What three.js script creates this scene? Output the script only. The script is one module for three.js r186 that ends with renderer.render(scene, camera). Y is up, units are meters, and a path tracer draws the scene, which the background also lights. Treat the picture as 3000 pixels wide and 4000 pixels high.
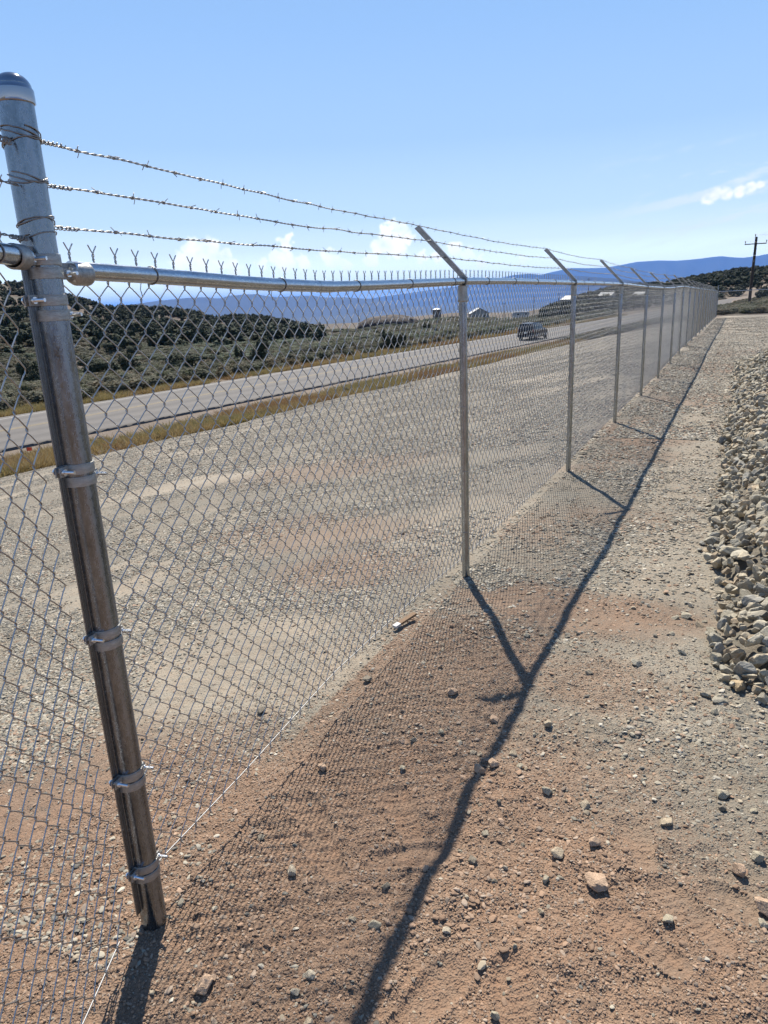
import * as THREE from 'three';
import { mergeGeometries } from 'three/addons/utils/BufferGeometryUtils.js';
import { ImprovedNoise } from 'three/addons/math/ImprovedNoise.js';

// ------------------------------------------------------------------ camera, sky, sun, exposure
const D2R = Math.PI / 180;
const scene = new THREE.Scene();
const camera = new THREE.PerspectiveCamera(71.57, 3 / 4, 0.05, 90000);
camera.position.set(0, 1.72, 0);
camera.rotation.set(-16.5 * D2R, 26.3 * D2R, -2.6 * D2R, 'YXZ');
camera.updateMatrixWorld(true);
const renderer = new THREE.WebGLRenderer({ antialias: true });
renderer.setSize(768, 1024);
renderer.toneMapping = THREE.LinearToneMapping;
renderer.toneMappingExposure = 2.0;
renderer.shadowMap.enabled = true;
scene.fog = new THREE.FogExp2(new THREE.Color().setRGB(0.12, 0.37, 1.0), 3.1e-5);

const SUN_DIR = new THREE.Vector3(-0.73, 1.82, -1.23).normalize();
const sun = new THREE.DirectionalLight(new THREE.Color().setRGB(1.0, 0.94, 0.84), 5.0);
sun.position.copy(SUN_DIR).multiplyScalar(120);
sun.castShadow = true;
sun.shadow.mapSize.set(4096, 4096);
Object.assign(sun.shadow.camera, { left: -70, right: 70, top: 70, bottom: -70, near: 1, far: 400 });
scene.add(sun, sun.target);

// ------------------------------------------------------------------ small helpers
function rng(seed) {
  let a = seed >>> 0;
  return () => { a = (a + 0x6D2B79F5) >>> 0; let t = a; t = Math.imul(t ^ (t >>> 15), t | 1); t ^= t + Math.imul(t ^ (t >>> 7), t | 61); return ((t ^ (t >>> 14)) >>> 0) / 4294967296; };
}
const PN = new ImprovedNoise();
const noise = (x, y, z = 0.37) => PN.noise(x, y, z);
function fbm(x, y, z = 0.37, oct = 4) { let s = 0, a = 0.5; for (let i = 0; i < oct; i++) { s += a * PN.noise(x, y, z + i * 7.3); x *= 2.03; y *= 2.03; a *= 0.5; } return s; }
const clamp = (v, a = 0, b = 1) => Math.min(b, Math.max(a, v));
const lerp = (a, b, t) => a + (b - a) * t;
const sstep = (a, b, v) => { const t = clamp((v - a) / (b - a)); return t * t * (3 - 2 * t); };
function table(t, v) {            // piecewise linear, t sorted upwards by its first column
  if (v <= t[0][0]) return t[0][1];
  for (let i = 1; i < t.length; i++) if (v <= t[i][0]) return lerp(t[i - 1][1], t[i][1], (v - t[i - 1][0]) / (t[i][0] - t[i - 1][0]));
  return t[t.length - 1][1];
}
const taken = {};
function numbered(name) { const n = taken[name] = (taken[name] ?? -1) + 1; return n ? `${name}_${String(n).padStart(3, '0')}` : name; }
function shade(o) { o.castShadow = true; o.receiveShadow = true; return o; }
function part(name, geo, mat, parent) { const m = shade(new THREE.Mesh(geo, mat)); m.name = name; parent.add(m); return m; }
function tag(o, label, category, group, kind) {
  if (label) o.userData.label = label;
  if (category) o.userData.category = category;
  if (group) o.userData.group = group;
  if (kind) o.userData.kind = kind;
  return o;
}
function thing(name, label, category, pos = [0, 0, 0], turn = 0, group) {
  const g = new THREE.Group(); g.name = numbered(name); g.position.set(...pos); g.rotation.y = turn; scene.add(g);
  return tag(g, label, category, group);
}
function single(name, geo, mat, label, category, group) { const m = part(numbered(name), geo, mat, scene); return tag(m, label, category, group); }
function structure(name, geo, mat, label) { const m = part(numbered(name), geo, mat, scene); return tag(m, label, null, null, 'structure'); }
const col = (r, g, b) => new THREE.Color().setRGB(r, g, b);

// tube along points; radii may be one number or one per point
function tube(pts, r, sides = 6, caps = true) {
  const n = pts.length, pos = [], nor = [], uv = [], idx = [];
  const T = new THREE.Vector3(), N = new THREE.Vector3(), B = new THREE.Vector3(), P = new THREE.Vector3(), Tp = new THREE.Vector3();
  let len = 0;
  for (let i = 0; i < n; i++) {
    T.subVectors(pts[Math.min(n - 1, i + 1)], pts[Math.max(0, i - 1)]).normalize();
    if (i === 0) { N.set(0, 1, 0); if (Math.abs(T.y) > 0.9) N.set(1, 0, 0); N.addScaledVector(T, -N.dot(T)).normalize(); }
    else { N.addScaledVector(T, -N.dot(T)); if (N.lengthSq() < 1e-9) N.set(T.y, T.z, T.x).cross(T); N.normalize(); len += pts[i].distanceTo(pts[i - 1]); }
    B.crossVectors(T, N); Tp.copy(T);
    const rr = Array.isArray(r) ? r[i] : r;
    for (let k = 0; k <= sides; k++) {
      const a = k / sides * Math.PI * 2, c = Math.cos(a), s = Math.sin(a);
      P.set(N.x * c + B.x * s, N.y * c + B.y * s, N.z * c + B.z * s);
      pos.push(pts[i].x + P.x * rr, pts[i].y + P.y * rr, pts[i].z + P.z * rr); nor.push(P.x, P.y, P.z); uv.push(k / sides, len);
    }
  }
  const w = sides + 1;
  for (let i = 0; i < n - 1; i++) for (let k = 0; k < sides; k++) { const a = i * w + k, b = a + 1, c = a + w, d = c + 1; idx.push(a, b, c, b, d, c); }
  if (caps) for (const [i, sgn] of [[0, -1], [n - 1, 1]]) {
    const base = pos.length / 3, t = new THREE.Vector3().subVectors(pts[i ? n - 1 : 1], pts[i ? n - 2 : 0]).normalize().multiplyScalar(sgn);
    for (let k = 0; k < sides; k++) { const j = (i * w + k) * 3; pos.push(pos[j], pos[j + 1], pos[j + 2]); nor.push(t.x, t.y, t.z); uv.push(0, 0); }
    for (let k = 1; k < sides - 1; k++) sgn > 0 ? idx.push(base, base + k, base + k + 1) : idx.push(base, base + k + 1, base + k);
  }
  const g = new THREE.BufferGeometry();
  g.setAttribute('position', new THREE.Float32BufferAttribute(pos, 3)); g.setAttribute('normal', new THREE.Float32BufferAttribute(nor, 3));
  g.setAttribute('uv', new THREE.Float32BufferAttribute(uv, 2)); g.setIndex(idx);
  return g;
}
const V = (x, y, z) => new THREE.Vector3(x, y, z);
function box(w, h, d, x = 0, y = 0, z = 0, ry = 0) { const g = new THREE.BoxGeometry(w, h, d); if (ry) g.rotateY(ry); g.translate(x, y, z); return g; }
function merge(list) { return mergeGeometries(list.map((g) => { const h = g.index ? g.toNonIndexed() : g; for (const k of Object.keys(h.attributes)) if (!['position', 'normal', 'uv'].includes(k)) h.deleteAttribute(k); return h; }), false); }
function coloured(geo, c) { const n = geo.attributes.position.count, a = new Float32Array(n * 3); for (let i = 0; i < n; i++) { a[3 * i] = c[0]; a[3 * i + 1] = c[1]; a[3 * i + 2] = c[2]; } geo.setAttribute('color', new THREE.BufferAttribute(a, 3)); return geo; }

// ------------------------------------------------------------------ sky: clear air, low cumulus and thin streaks
{
  const GAIN = .52, W = 4096, H = 2048, data = new Float32Array(W * H * 4);
  const grad = [[-90, .48, .50, .50], [-1, 1.3, 1.35, 1.2], [0, 1.75, 1.82, 1.50], [2, 1.50, 1.68, 1.45], [4, .92, 1.10, 1.21], [6, .65, .87, 1.10], [11, .43, .66, .99], [18, .315, .545, .925], [30, .175, .36, .74], [50, .105, .235, .54], [90, .075, .175, .42]];
  const sky = (e) => { for (let i = 1; i < grad.length; i++) if (e <= grad[i][0]) { const t = (e - grad[i - 1][0]) / (grad[i][0] - grad[i - 1][0]); return [1, 2, 3].map((k) => lerp(grad[i - 1][k], grad[i][k], t)); } return grad[grad.length - 1].slice(1); };
  // cumulus heaps as [azimuth, height, radius] in degrees
  const heaps = [
    [[-40.6, 3.5, .75], [-39.5, 4.25, .85], [-38.4, 4.35, .8], [-37.5, 3.5, .75], [-39, 3.1, 1.2], [-36.7, 2.8, .7]],
    [[-34.6, 3.0, .5], [-33.7, 3.7, .55], [-32.9, 4.45, .5], [-32.5, 4.75, .35], [-33, 3.2, .9], [-31.5, 3.1, .6]],
    [[-30.0, 3.6, .5], [-29.2, 3.2, .6], [-28.4, 2.9, .5]],
    [[-26.4, 3.0, .6], [-25.8, 4.0, .6], [-25.2, 5.0, .6], [-24.7, 5.45, .5], [-24.0, 5.1, .5], [-24.6, 4.0, 1.0], [-23.4, 4.5, .4]],
    [[-22.5, 3.1, .5], [-21.4, 3.0, .55], [-20.0, 3.45, .55], [-19.0, 3.1, .6], [-18.1, 2.5, .4]],
    [[-15.0, 2.55, .3], [-14.6, 2.5, .25]], [[-41.6, 1.9, .5], [-40.8, 2.1, .4]],
  ];
  const rr = rng(5);
  for (let a = 12; a < 300; a += 5 + rr() * 9) {      // the same kind of heaps go on round the horizon
    const h = [], b = 2.2 + rr(); for (let k = 0; k < 5; k++) h.push([a + (rr() - .5) * 4, b + rr() * 1.6, .4 + rr() * .6]); heaps.push(h);
  }
  const bright = [[-2.45, 5.75, .42], [-2.0, 6.0, .42], [-1.35, 5.98, .4], [-.6, 6.0, .42], [.1, 6.15, .42], [.65, 6.3, .3]];
  for (let j = 0; j < H; j++) {
    const el = ((j + .5) / H - .5) * 180, base = sky(el);
    for (let i = 0; i < W; i++) {
      const th = ((i + .5) / W - .5) * 2 * Math.PI;      // atan2(z, x)
      let az = Math.atan2(Math.cos(th), -Math.sin(th)) / D2R;
      let [r, g, b] = base;
      // the air is a little brighter round the sun
      if (el > -2) {
        const e = el * D2R, dot = Math.cos(e) * Math.cos(th) * SUN_DIR.x + Math.sin(e) * SUN_DIR.y + Math.cos(e) * Math.sin(th) * SUN_DIR.z;
        const glow = .10 * Math.pow(Math.max(0, dot), 6) + .30 * Math.pow(Math.max(0, dot), 60); r += glow * .9; g += glow * .95; b += glow;
      }
      if (el > 0 && el < 9) {
        const nx = fbm(az * 1.5, el * 1.7, 3.1, 5), ny = fbm(az * 1.5, el * 1.7, 9.7, 5);
        let dens = 0;
        for (const h of heaps) {
          let d = 9, far = Math.abs(((az - h[0][0] + 540) % 360) - 180) > 9; if (far) continue;
          for (const [ca, ce, cr] of h) { let da = az - ca; if (da > 180) da -= 360; if (da < -180) da += 360; d = Math.min(d, Math.hypot(da + nx * .75, (el - ce + ny * .7) * 1.05) / cr); }
          const v = 1 - sstep(.78, 1.12, d); if (v > dens) dens = v;
        }
        if (dens > 0) {
          const thick = fbm(az * .8 + 40, el * .9, 17.7, 4), body = clamp(.70 + thick * 1.1, .2, .97) * dens;
          const c = [1.50, 1.48, 1.36]; r = lerp(r, c[0], body); g = lerp(g, c[1], body); b = lerp(b, c[2], body);
        }
        let d2 = 9;
        for (const [ca, ce, cr] of bright) { const da = az - ca; if (Math.abs(da) > 4) continue; const q = Math.hypot(da + nx * .3, (el - ce + ny * .32)) / cr; if (q < d2) d2 = q; }
        if (d2 < 1.2) { const v = 1 - sstep(.7, 1.1, d2), thin = clamp(.78 + 1.3 * fbm(az * 2.6 + 9, el * 3.1, 13.3, 4), .3, 1) * v; r = lerp(r, 1.32, thin); g = lerp(g, 1.30, thin); b = lerp(b, 1.24, thin); }
      }
      if (el > 2 && el < 14) {            // thin streaks, drawn out along a slight slope
        const q = el - (az + 10) * .16, st = fbm(az * .11 + 3, q * 1.25 + 11, 5.5, 4) + .35 * fbm(az * .9, q * 5, 2.2, 3);
        const where = sstep(-12, -2, az) * (1 - sstep(40, 60, Math.abs(az))) * sstep(2, 4, el) * (1 - sstep(7.5, 10, el));
        const v = clamp(sstep(.0, .33, st) * .60) * where; r = lerp(r, 1.0, v); g = lerp(g, 1.05, v); b = lerp(b, 1.12, v);
      }
      const o = (j * W + i) * 4; data[o] = r * GAIN; data[o + 1] = g * GAIN; data[o + 2] = b * GAIN; data[o + 3] = 1;
    }
  }
  const t = new THREE.DataTexture(data, W, H, THREE.RGBAFormat, THREE.FloatType);
  t.mapping = THREE.EquirectangularReflectionMapping; t.magFilter = THREE.LinearFilter; t.needsUpdate = true;
  scene.background = t; scene.environment = t;
}
console.log('sky done');

// ------------------------------------------------------------------ textures
function tileField(size, periods, seed) {   // layered value noise that repeats without a seam, about 0..1
  const out = new Float32Array(size * size); let tot = 0;
  periods.forEach(([p, amp], n) => {
    const r = rng(seed + n * 77), g = new Float32Array(p * p); for (let i = 0; i < p * p; i++) g[i] = r(); tot += amp;
    for (let y = 0; y < size; y++) { const fy = y / size * p, y0 = Math.floor(fy), ty = fy - y0, sy = ty * ty * (3 - 2 * ty), a = (y0 % p) * p, b = ((y0 + 1) % p) * p;
      for (let x = 0; x < size; x++) { const fx = x / size * p, x0 = Math.floor(fx), tx = fx - x0, sx = tx * tx * (3 - 2 * tx), c = x0 % p, d = (x0 + 1) % p;
        out[y * size + x] += amp * lerp(lerp(g[a + c], g[a + d], sx), lerp(g[b + c], g[b + d], sx), sy); } }
  });
  for (let i = 0; i < out.length; i++) out[i] /= tot;
  return out;
}
function texture(size, fill, srgb = false) {
  const d = new Uint8Array(size * size * 4);
  for (let i = 0; i < size * size; i++) { const c = fill(i, i % size, Math.floor(i / size)); d[4 * i] = clamp(c[0]) * 255; d[4 * i + 1] = clamp(c[1]) * 255; d[4 * i + 2] = clamp(c[2]) * 255; d[4 * i + 3] = 255; }
  const t = new THREE.DataTexture(d, size, size); t.wrapS = t.wrapT = THREE.RepeatWrapping; t.magFilter = THREE.LinearFilter; t.minFilter = THREE.LinearMipmapLinearFilter;
  t.generateMipmaps = true; if (srgb) t.colorSpace = THREE.SRGBColorSpace; t.needsUpdate = true; return t;
}
const grainF = tileField(1024, [[512, .9], [256, .8], [128, .6], [48, .4], [12, .3]], 11), grainG = tileField(1024, [[200, .7], [40, .6], [9, .5]], 31);
const grainMap = texture(1024, (i) => { const v = .62 + .55 * (grainF[i] - .5) * 2.0 * .55 + .25, w = (grainG[i] - .5) * .18; return [v + w, v, v - w * .8]; });
const grainBump = texture(1024, (i) => { const v = clamp((grainF[i] - .25) * 2); return [v, v, v]; });
const rockF = tileField(512, [[8, .6], [24, .6], [64, .6], [160, .5]], 51);
const rockMap = texture(512, (i) => { const v = .80 + (rockF[i] - .5) * .95; return [v, v * .985, v * .95]; });
const rockBump = texture(512, (i) => { const v = rockF[i]; return [v, v, v]; });
const steelF = tileField(512, [[10, .5], [40, .5], [128, .5], [256, .4]], 71);
// drawn streaks that run along the length of a tube (v), spangle over them
const streakR = rng(19), streaks = Float32Array.from({ length: 512 }, () => streakR());
const streakS = streaks.map((_, i) => { let a = 0, b = 0; for (let k = -11; k <= 11; k++) a += streaks[(i + k + 512) % 512] / 23; for (let k = -2; k <= 2; k++) b += streaks[(i + k + 512) % 512] / 5; return clamp(.5 + (a - .5) * 2.4 + (b - .5) * .25); });
const steelRough = texture(512, (i, x) => { const v = .34 + (steelF[i] - .5) * .4 + (streakS[x] - .5) * .5; return [v, v, v]; });
const steelMap = texture(512, (i, x) => { const v = .78 + (steelF[i] - .5) * .75 + (streakS[x] - .5) * .55; return [v * .98, v, v * 1.01]; });
const steelBump = texture(512, (i, x) => { const v = streakS[x] * .7 + steelF[i] * .3; return [v, v, v]; });
for (const t of [steelRough, steelMap, steelBump]) t.repeat.set(1, 2.2);
const asphF = tileField(1024, [[400, 1], [200, .7], [30, .35], [7, .35]], 91);
const asphMap = texture(1024, (i) => { const v = .78 + (asphF[i] - .5) * .8; return [v, v * .985, v * .96]; });

// ------------------------------------------------------------------ materials
const M = {};
M.ground = new THREE.MeshStandardMaterial({ vertexColors: true, map: grainMap, bumpMap: grainBump, bumpScale: .006, roughness: .97 });
M.land = new THREE.MeshStandardMaterial({ vertexColors: true, map: grainMap, bumpMap: grainBump, bumpScale: .02, roughness: 1 });
M.mountain = new THREE.MeshStandardMaterial({ color: col(.020, .026, .025), roughness: 1 });
M.asphalt = new THREE.MeshStandardMaterial({ vertexColors: true, map: asphMap, roughness: .9 });
M.paintWhite = new THREE.MeshStandardMaterial({ color: col(.30, .29, .27), map: asphMap, roughness: .8 });
M.paintYellow = new THREE.MeshStandardMaterial({ color: col(.21, .16, .08), map: asphMap, roughness: .8 });
M.steel = new THREE.MeshStandardMaterial({ color: col(.27, .295, .325), map: steelMap, metalness: .96, roughness: .74, roughnessMap: steelRough, bumpMap: steelBump, bumpScale: .0006 });
M.linePost = new THREE.MeshStandardMaterial({ color: col(.42, .45, .48), map: steelMap, metalness: .96, roughness: .6, roughnessMap: steelRough, bumpMap: steelBump, bumpScale: .0004 });
M.rail = new THREE.MeshStandardMaterial({ color: col(.55, .56, .575), map: steelMap, metalness: .97, roughness: .55, roughnessMap: steelRough, bumpMap: steelBump, bumpScale: .0003 });
M.cast = new THREE.MeshStandardMaterial({ color: col(.42, .415, .40), map: rockMap, metalness: .75, roughness: .46, bumpMap: rockBump, bumpScale: .001 });
M.polished = new THREE.MeshStandardMaterial({ color: col(.30, .30, .32), metalness: 1, roughness: .10 });
M.zinc = new THREE.MeshStandardMaterial({ color: col(.70, .72, .74), metalness: .95, roughness: .28 });
M.wire = new THREE.MeshStandardMaterial({ color: col(.37, .372, .37), metalness: .92, roughness: .36 });
M.wireBright = new THREE.MeshStandardMaterial({ color: col(.30, .30, .295), metalness: .85, roughness: .6 });
M.wireDull = new THREE.MeshStandardMaterial({ color: col(.27, .255, .235), metalness: .75, roughness: .5 });
M.rock = new THREE.MeshStandardMaterial({ color: col(1, 1, 1), map: rockMap, bumpMap: rockBump, bumpScale: .004, roughness: .95 });
M.rustRock = new THREE.MeshStandardMaterial({ color: col(.40, .30, .18), map: rockMap, bumpMap: rockBump, bumpScale: .004, roughness: .95 });
const rockTones = [[.52, .455, .345], [.46, .415, .32], [.57, .50, .38], [.42, .385, .31], [.50, .40, .28], [.38, .365, .325], [.60, .55, .44]];
for (const c of rockTones) { c[0] *= .78; c[1] *= .768; c[2] *= .745; }
M.rocks = rockTones.map((c) => { const m = M.rock.clone(); m.color = col(...c); return m; });
M.pebble = new THREE.MeshStandardMaterial({ color: col(1, 1, 1), roughness: .95 });
M.leaf = new THREE.MeshPhysicalMaterial({ vertexColors: true, roughness: .95, transmission: .35, thickness: 0, specularIntensity: .3, side: THREE.DoubleSide });
M.needle = new THREE.MeshStandardMaterial({ vertexColors: true, roughness: 1, side: THREE.DoubleSide });
M.bark = new THREE.MeshStandardMaterial({ color: col(.16, .115, .08), roughness: 1 });
M.pole = new THREE.MeshStandardMaterial({ color: col(.075, .05, .036), map: rockMap, roughness: .95 });
console.log('materials done');

// ------------------------------------------------------------------ the lie of the land
const FX = -1.40, CZ = -1.18, SPAN = 3.02, SPANS = 19;
const roadCentre = (z) => -28.9 - .1035 * z;
const roadOff = (x, z) => (x - roadCentre(z)) * .9947;
const ROAD_Y = -2.75;
const baseT = [[-230, -1.35], [-108, -.72], [-70, -.54], [-58.5, -.45], [-46, -.31], [-34, -.19], [-28.3, -.13], [-25.2, -.09], [-22.2, -.065], [-19.2, -.07], [-16.2, -.08], [-13.2, -.05], [-10, -.01], [-1.18, 0], [30, .05]];
const fenceBase = (z) => table(baseT, z);
const HILL = [[-75, .05], [-57.07, .0557], [-52.72, .0427], [-51.16, .0404], [-48.6, .024], [-46.08, .0083], [-43.36, .0069], [-41.74, .0041], [-39.57, -.0044], [-38.31, -.0113], [-36.9, -.0098], [-35.08, -.013], [-33.35, -.0187], [-32.2, -.025], [-31.23, -.0298], [-27.64, -.0327], [-26.84, -.0306], [-26.03, -.0278], [-24.43, -.0277], [-22.03, -.0227], [-20.05, -.0209], [-16.53, -.0247], [-14.79, -.0253], [-13.27, -.0181], [-11.54, -.0087], [-8.78, .0025], [-6.57, .0054], [-4.92, .0056], [-3.78, .0091], [-2.46, .0125], [-1.1, .0154], [-.1, .0182], [.58, .0181], [1.62, .0176], [4.61, .0171], [8.81, .01], [20, -.005], [60, -.01], [180, -.01]];
const HILLD = [[-180, 600], [-57, 480], [-40, 520], [-31, 500], [-27.5, 360], [-26, 340], [-22, 370], [-15, 360], [-11.5, 430], [-5, 560], [0, 620], [9, 650], [180, 700]];
function landY(x, z) {
  const r = Math.hypot(x, z), az = Math.atan2(x, -z) / D2R, s = roadOff(x, z);
  let y;
  if (s > 0) {
    const sf = Math.max(18, (FX - roadCentre(z)) * .9947), t = clamp((s - 10) / (sf - 10));
    const top = fenceBase(z);
    y = s < 5.2 ? ROAD_Y - .10 : s < 10 ? lerp(ROAD_Y - .10, -2.4, sstep(5.2, 10, s)) : lerp(-2.4, top, Math.pow(t, .93));
    if (x > FX) y = top + .02 * sstep(0, 6, x - FX);
    y = z < -60 && x > FX ? lerp(y, -2.6, sstep(22, 9, s)) : y;
  } else y = s > -4.7 ? ROAD_Y - .1 : lerp(ROAD_Y - .12, -4.9, sstep(4.7, 46, -s));
  const nearRoad = (1 - sstep(6, 16, Math.abs(s))) * (1 - sstep(290, 345, r));
  const d = table(HILLD, az), ridge = 1.72 + table(HILL, az) * d - 1.0, q0 = clamp((r - .27 * d) / (.73 * d)), t = az < -20 ? Math.pow(q0, .92) : sstep(0, 1, q0);
  if (r > 90) {
    const h = lerp(y, ridge, t) + (t > 0 ? t * (1 - t) * 16 * fbm(x * .012, z * .012, 2.2) : 0);
    y = lerp(h, y, nearRoad);
    if (r > d) y = lerp(ridge, -160, sstep(d * 1.02, 3200, r));
  }
  if (Math.abs(s) > 4.9) y += .16 * fbm(x * .13, z * .13, 8.8) * sstep(5, 9, Math.abs(s)) * (x > -12 && z > -62 && s > 10 ? .25 : 1);
  return y;
}
const inYard = (x, z) => Math.min(roadOff(x, z) - 10 + .9 * noise(x * .5, z * .5) + .35 * noise(x * 2.1, z * 2.1), z + 63, 26 - x, 26 - z);
// boot prints pressed into the loose soil: x, z, heading, length
const prints = [[-1.19, -1.74, .5, .29], [-.90, -1.87, .9, .30], [-.80, -1.70, 2.6, .27], [-1.06, -1.60, .7, .26], [-.15, -2.04, 1.2, .24], [.02, -1.80, .8, .30], [-.09, -1.66, .5, .28], [-.57, -1.28, 1.9, .30], [.17, -1.88, .4, .28], [-.36, -1.35, 1.2, .27]];
function printY(x, z) {
  let y = 0, smooth = 0;
  for (const [px, pz, a, L] of prints) {
    const dx = x - px, dz = z - pz; if (dx * dx + dz * dz > .09) continue;
    const u = dx * Math.cos(a) + dz * Math.sin(a), v = -dx * Math.sin(a) + dz * Math.cos(a);
    const half = .047 + .010 * Math.sin((u / L + .5) * Math.PI * 1.6 + .3), q = Math.max(Math.abs(u) / (L / 2), Math.abs(v) / half * .98), e = Math.hypot(u / (L / 2), v / half);
    const w = Math.max(q * .6 + e * .4, 0);
    const inside = 1 - sstep(.72, 1.06, w), rim = Math.exp(-Math.pow((w - 1.16) / .14, 2));
    const tread = (Math.sin(u * 2 * Math.PI / .026 + Math.abs(v) * 40) > .2 ? .0035 : 0) * (Math.abs(u) < L * .46 ? 1 : 0);
    y += inside * (-.010 + tread) + rim * .005; smooth = Math.max(smooth, 1 - sstep(.9, 1.2, w));
  }
  return [y, smooth];
}
const heapsOfSoil = [[-.66, -2.12, .24, .040], [-.27, -1.87, .17, .038], [-.34, -1.55, .20, .026], [-1.02, -2.35, .22, .022], [-.98, -1.22, .26, .026], [.12, -1.62, .2, .028], [-1.15, -3.35, .26, .045], [-.62, -1.62, .15, .018]];
const heapAt = (x, z) => { let h = 0; for (const [hx, hz, w, a] of heapsOfSoil) { const d = ((x - hx) ** 2 + (z - hz) ** 2) / (w * w); if (d < 4) h += a * Math.exp(-d * 1.6); } return h; };
function yardY(x, z) {
  let y = landY(x, z); const m = inYard(x, z); y += Math.min(0, .22 * m);
  if (z > -12 && x > -6 && x < 6) {
    const [py, sm] = printY(x, z), near = sstep(-12, -4, z);
    y += .045 * near * fbm(x * 1.15, z * 1.15, 1.1, 3) + .022 * near * fbm(x * 4.2, z * 4.2, 4.1, 3);
    if (z > -4.5 && x > -2.4 && x < 1) { const soft = sstep(-4.4, -2.4, z); y += (1 - sm * .85) * soft * (.017 * fbm(x * 17, z * 17, 6.1, 3) + .009 * Math.abs(fbm(x * 52, z * 52, 3.3, 2))) + py + heapAt(x, z) * (1 + .8 * fbm(x * 9, z * 9, 2.7, 2)); }
  }
  return y;
}
// what lies where in the yard: redness of the soil and how thickly gravel covers it
const redBlobs = [[-.7, -3.75, .75, .35, .8], [-3.3, -5.2, 1.3, .7, .5], [-2.4, -4.2, .6, .5, .6], [-.75, -5.6, .5, .35, .4], [-.9, -9.4, .7, 1.1, .85], [-.5, -12.5, .8, 1.3, .6], [-.3, -18, 1.0, 1.4, .8], [.1, -22.5, .9, 1.4, .6], [-.9, -8, .5, .6, .5], [-4.8, -8.5, 1.8, 1.0, .5], [-.45, -3.0, .5, .3, .55]];
function soil(x, z) {
  const n = fbm(x * .9, z * .9, 12.1, 4), n2 = fbm(x * 3.1, z * 3.1, 15.1, 3);
  let red = sstep(-3.05, -2.05, z + .62 * n + .25 * n2 - .42 * sstep(-1.0, .2, x) + (x < FX ? -.42 - .22 * (FX - x) : 0));
  if (x > FX - .12 && x < -.7) red = Math.max(red, .8 * sstep(-4.2, -3.0, z + .6 * n));          // dug soil along the foot of the fence
  if (Math.abs(x - FX - .1) < .5 && z < -3) red = Math.max(red, .45 * (1 - sstep(.1, .5, Math.abs(x - FX - .15))) * sstep(-.1, .3, n + n2 * .6));
  for (const [bx, bz, wx, wz, a] of redBlobs) red = Math.max(red, a * (1 - sstep(.5, 1.15, Math.hypot((x - bx) / wx, (z - bz) / wz) + n * .5 + n2 * .25)));
  // hard pale crust where vehicles packed the fines
  let crust = .9 * sstep(.06, .30, fbm(x * .42 + 4, z * .42, 22.2, 3) + .3 * n2);
  crust = Math.max(crust, 1 - sstep(.5, 1.2, Math.hypot((x + 2.25) / .95, (z + 2.75) / .8) + n * .5));
  crust = Math.max(crust, .8 * (1 - sstep(.5, 1.2, Math.hypot((x + 1.9) / .8, (z + 5.2) / 1.1) + n * .5)));
  if (x > -.55 && z < -2.7) crust = Math.max(crust, .55 * (1 - sstep(.2, .55, Math.abs(x + .22) + n * .3)));
  crust *= 1 - red;
  return { red: clamp(red), crust: clamp(crust), n, n2 };
}
const C_RED = [.200, .126, .079], C_TAN = [.268, .224, .166], C_GREY = [.184, .157, .117];
function soilColour(x, z) {
  const { red, crust, n, n2 } = soil(x, z), v = 1 + .28 * n + .16 * n2, out = [0, 0, 0];
  for (let k = 0; k < 3; k++) out[k] = lerp(lerp(C_GREY[k], C_TAN[k], crust), C_RED[k], red) * v;
  return out;
}

// ------------------------------------------------------------------ the yard: one sheet, finest near the corner post
function axis(lo, hi, a, b, step, grow) {
  const out = []; for (let v = a; v <= b; v += step) out.push(v);
  let s = step, v = out[out.length - 1]; while (v < hi) { s *= grow; v = Math.min(hi, v + s); out.push(v); }
  s = step; v = a; const left = []; while (v > lo) { s *= grow; v = Math.max(lo, v - s); left.push(v); }
  return [...left.reverse(), ...out];
}
function grid(xs, zs, height, colour, keep, uvScale) {
  const nx = xs.length, nz = zs.length, pos = new Float32Array(nx * nz * 3), cl = new Float32Array(nx * nz * 3), uv = new Float32Array(nx * nz * 2), idx = [];
  for (let j = 0; j < nz; j++) for (let i = 0; i < nx; i++) {
    const o = j * nx + i, x = xs[i], z = zs[j], c = colour(x, z);
    pos[3 * o] = x; pos[3 * o + 1] = height(x, z); pos[3 * o + 2] = z; cl.set(c, 3 * o); uv[2 * o] = x * uvScale; uv[2 * o + 1] = z * uvScale;
  }
  for (let j = 0; j < nz - 1; j++) for (let i = 0; i < nx - 1; i++) {
    const a = j * nx + i; if (keep && !keep((xs[i] + xs[i + 1]) / 2, (zs[j] + zs[j + 1]) / 2)) continue;
    idx.push(a, a + nx, a + 1, a + 1, a + nx, a + nx + 1);
  }
  const g = new THREE.BufferGeometry();
  g.setAttribute('position', new THREE.BufferAttribute(pos, 3)); g.setAttribute('color', new THREE.BufferAttribute(cl, 3)); g.setAttribute('uv', new THREE.BufferAttribute(uv, 2));
  g.setIndex(idx); g.computeVertexNormals(); return g;
}
structure('gravel_yard', grid(axis(-24, 29, -1.7, .32, .0085, 1.042), axis(-66, 29, -2.95, -.72, .0085, 1.042), yardY, soilColour, (x, z) => inYard(x, z) > -2.2, 1 / 1.3), M.ground, 'gravel yard of grey stone chips and reddish soil along the fence');
console.log('yard done');

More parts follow.
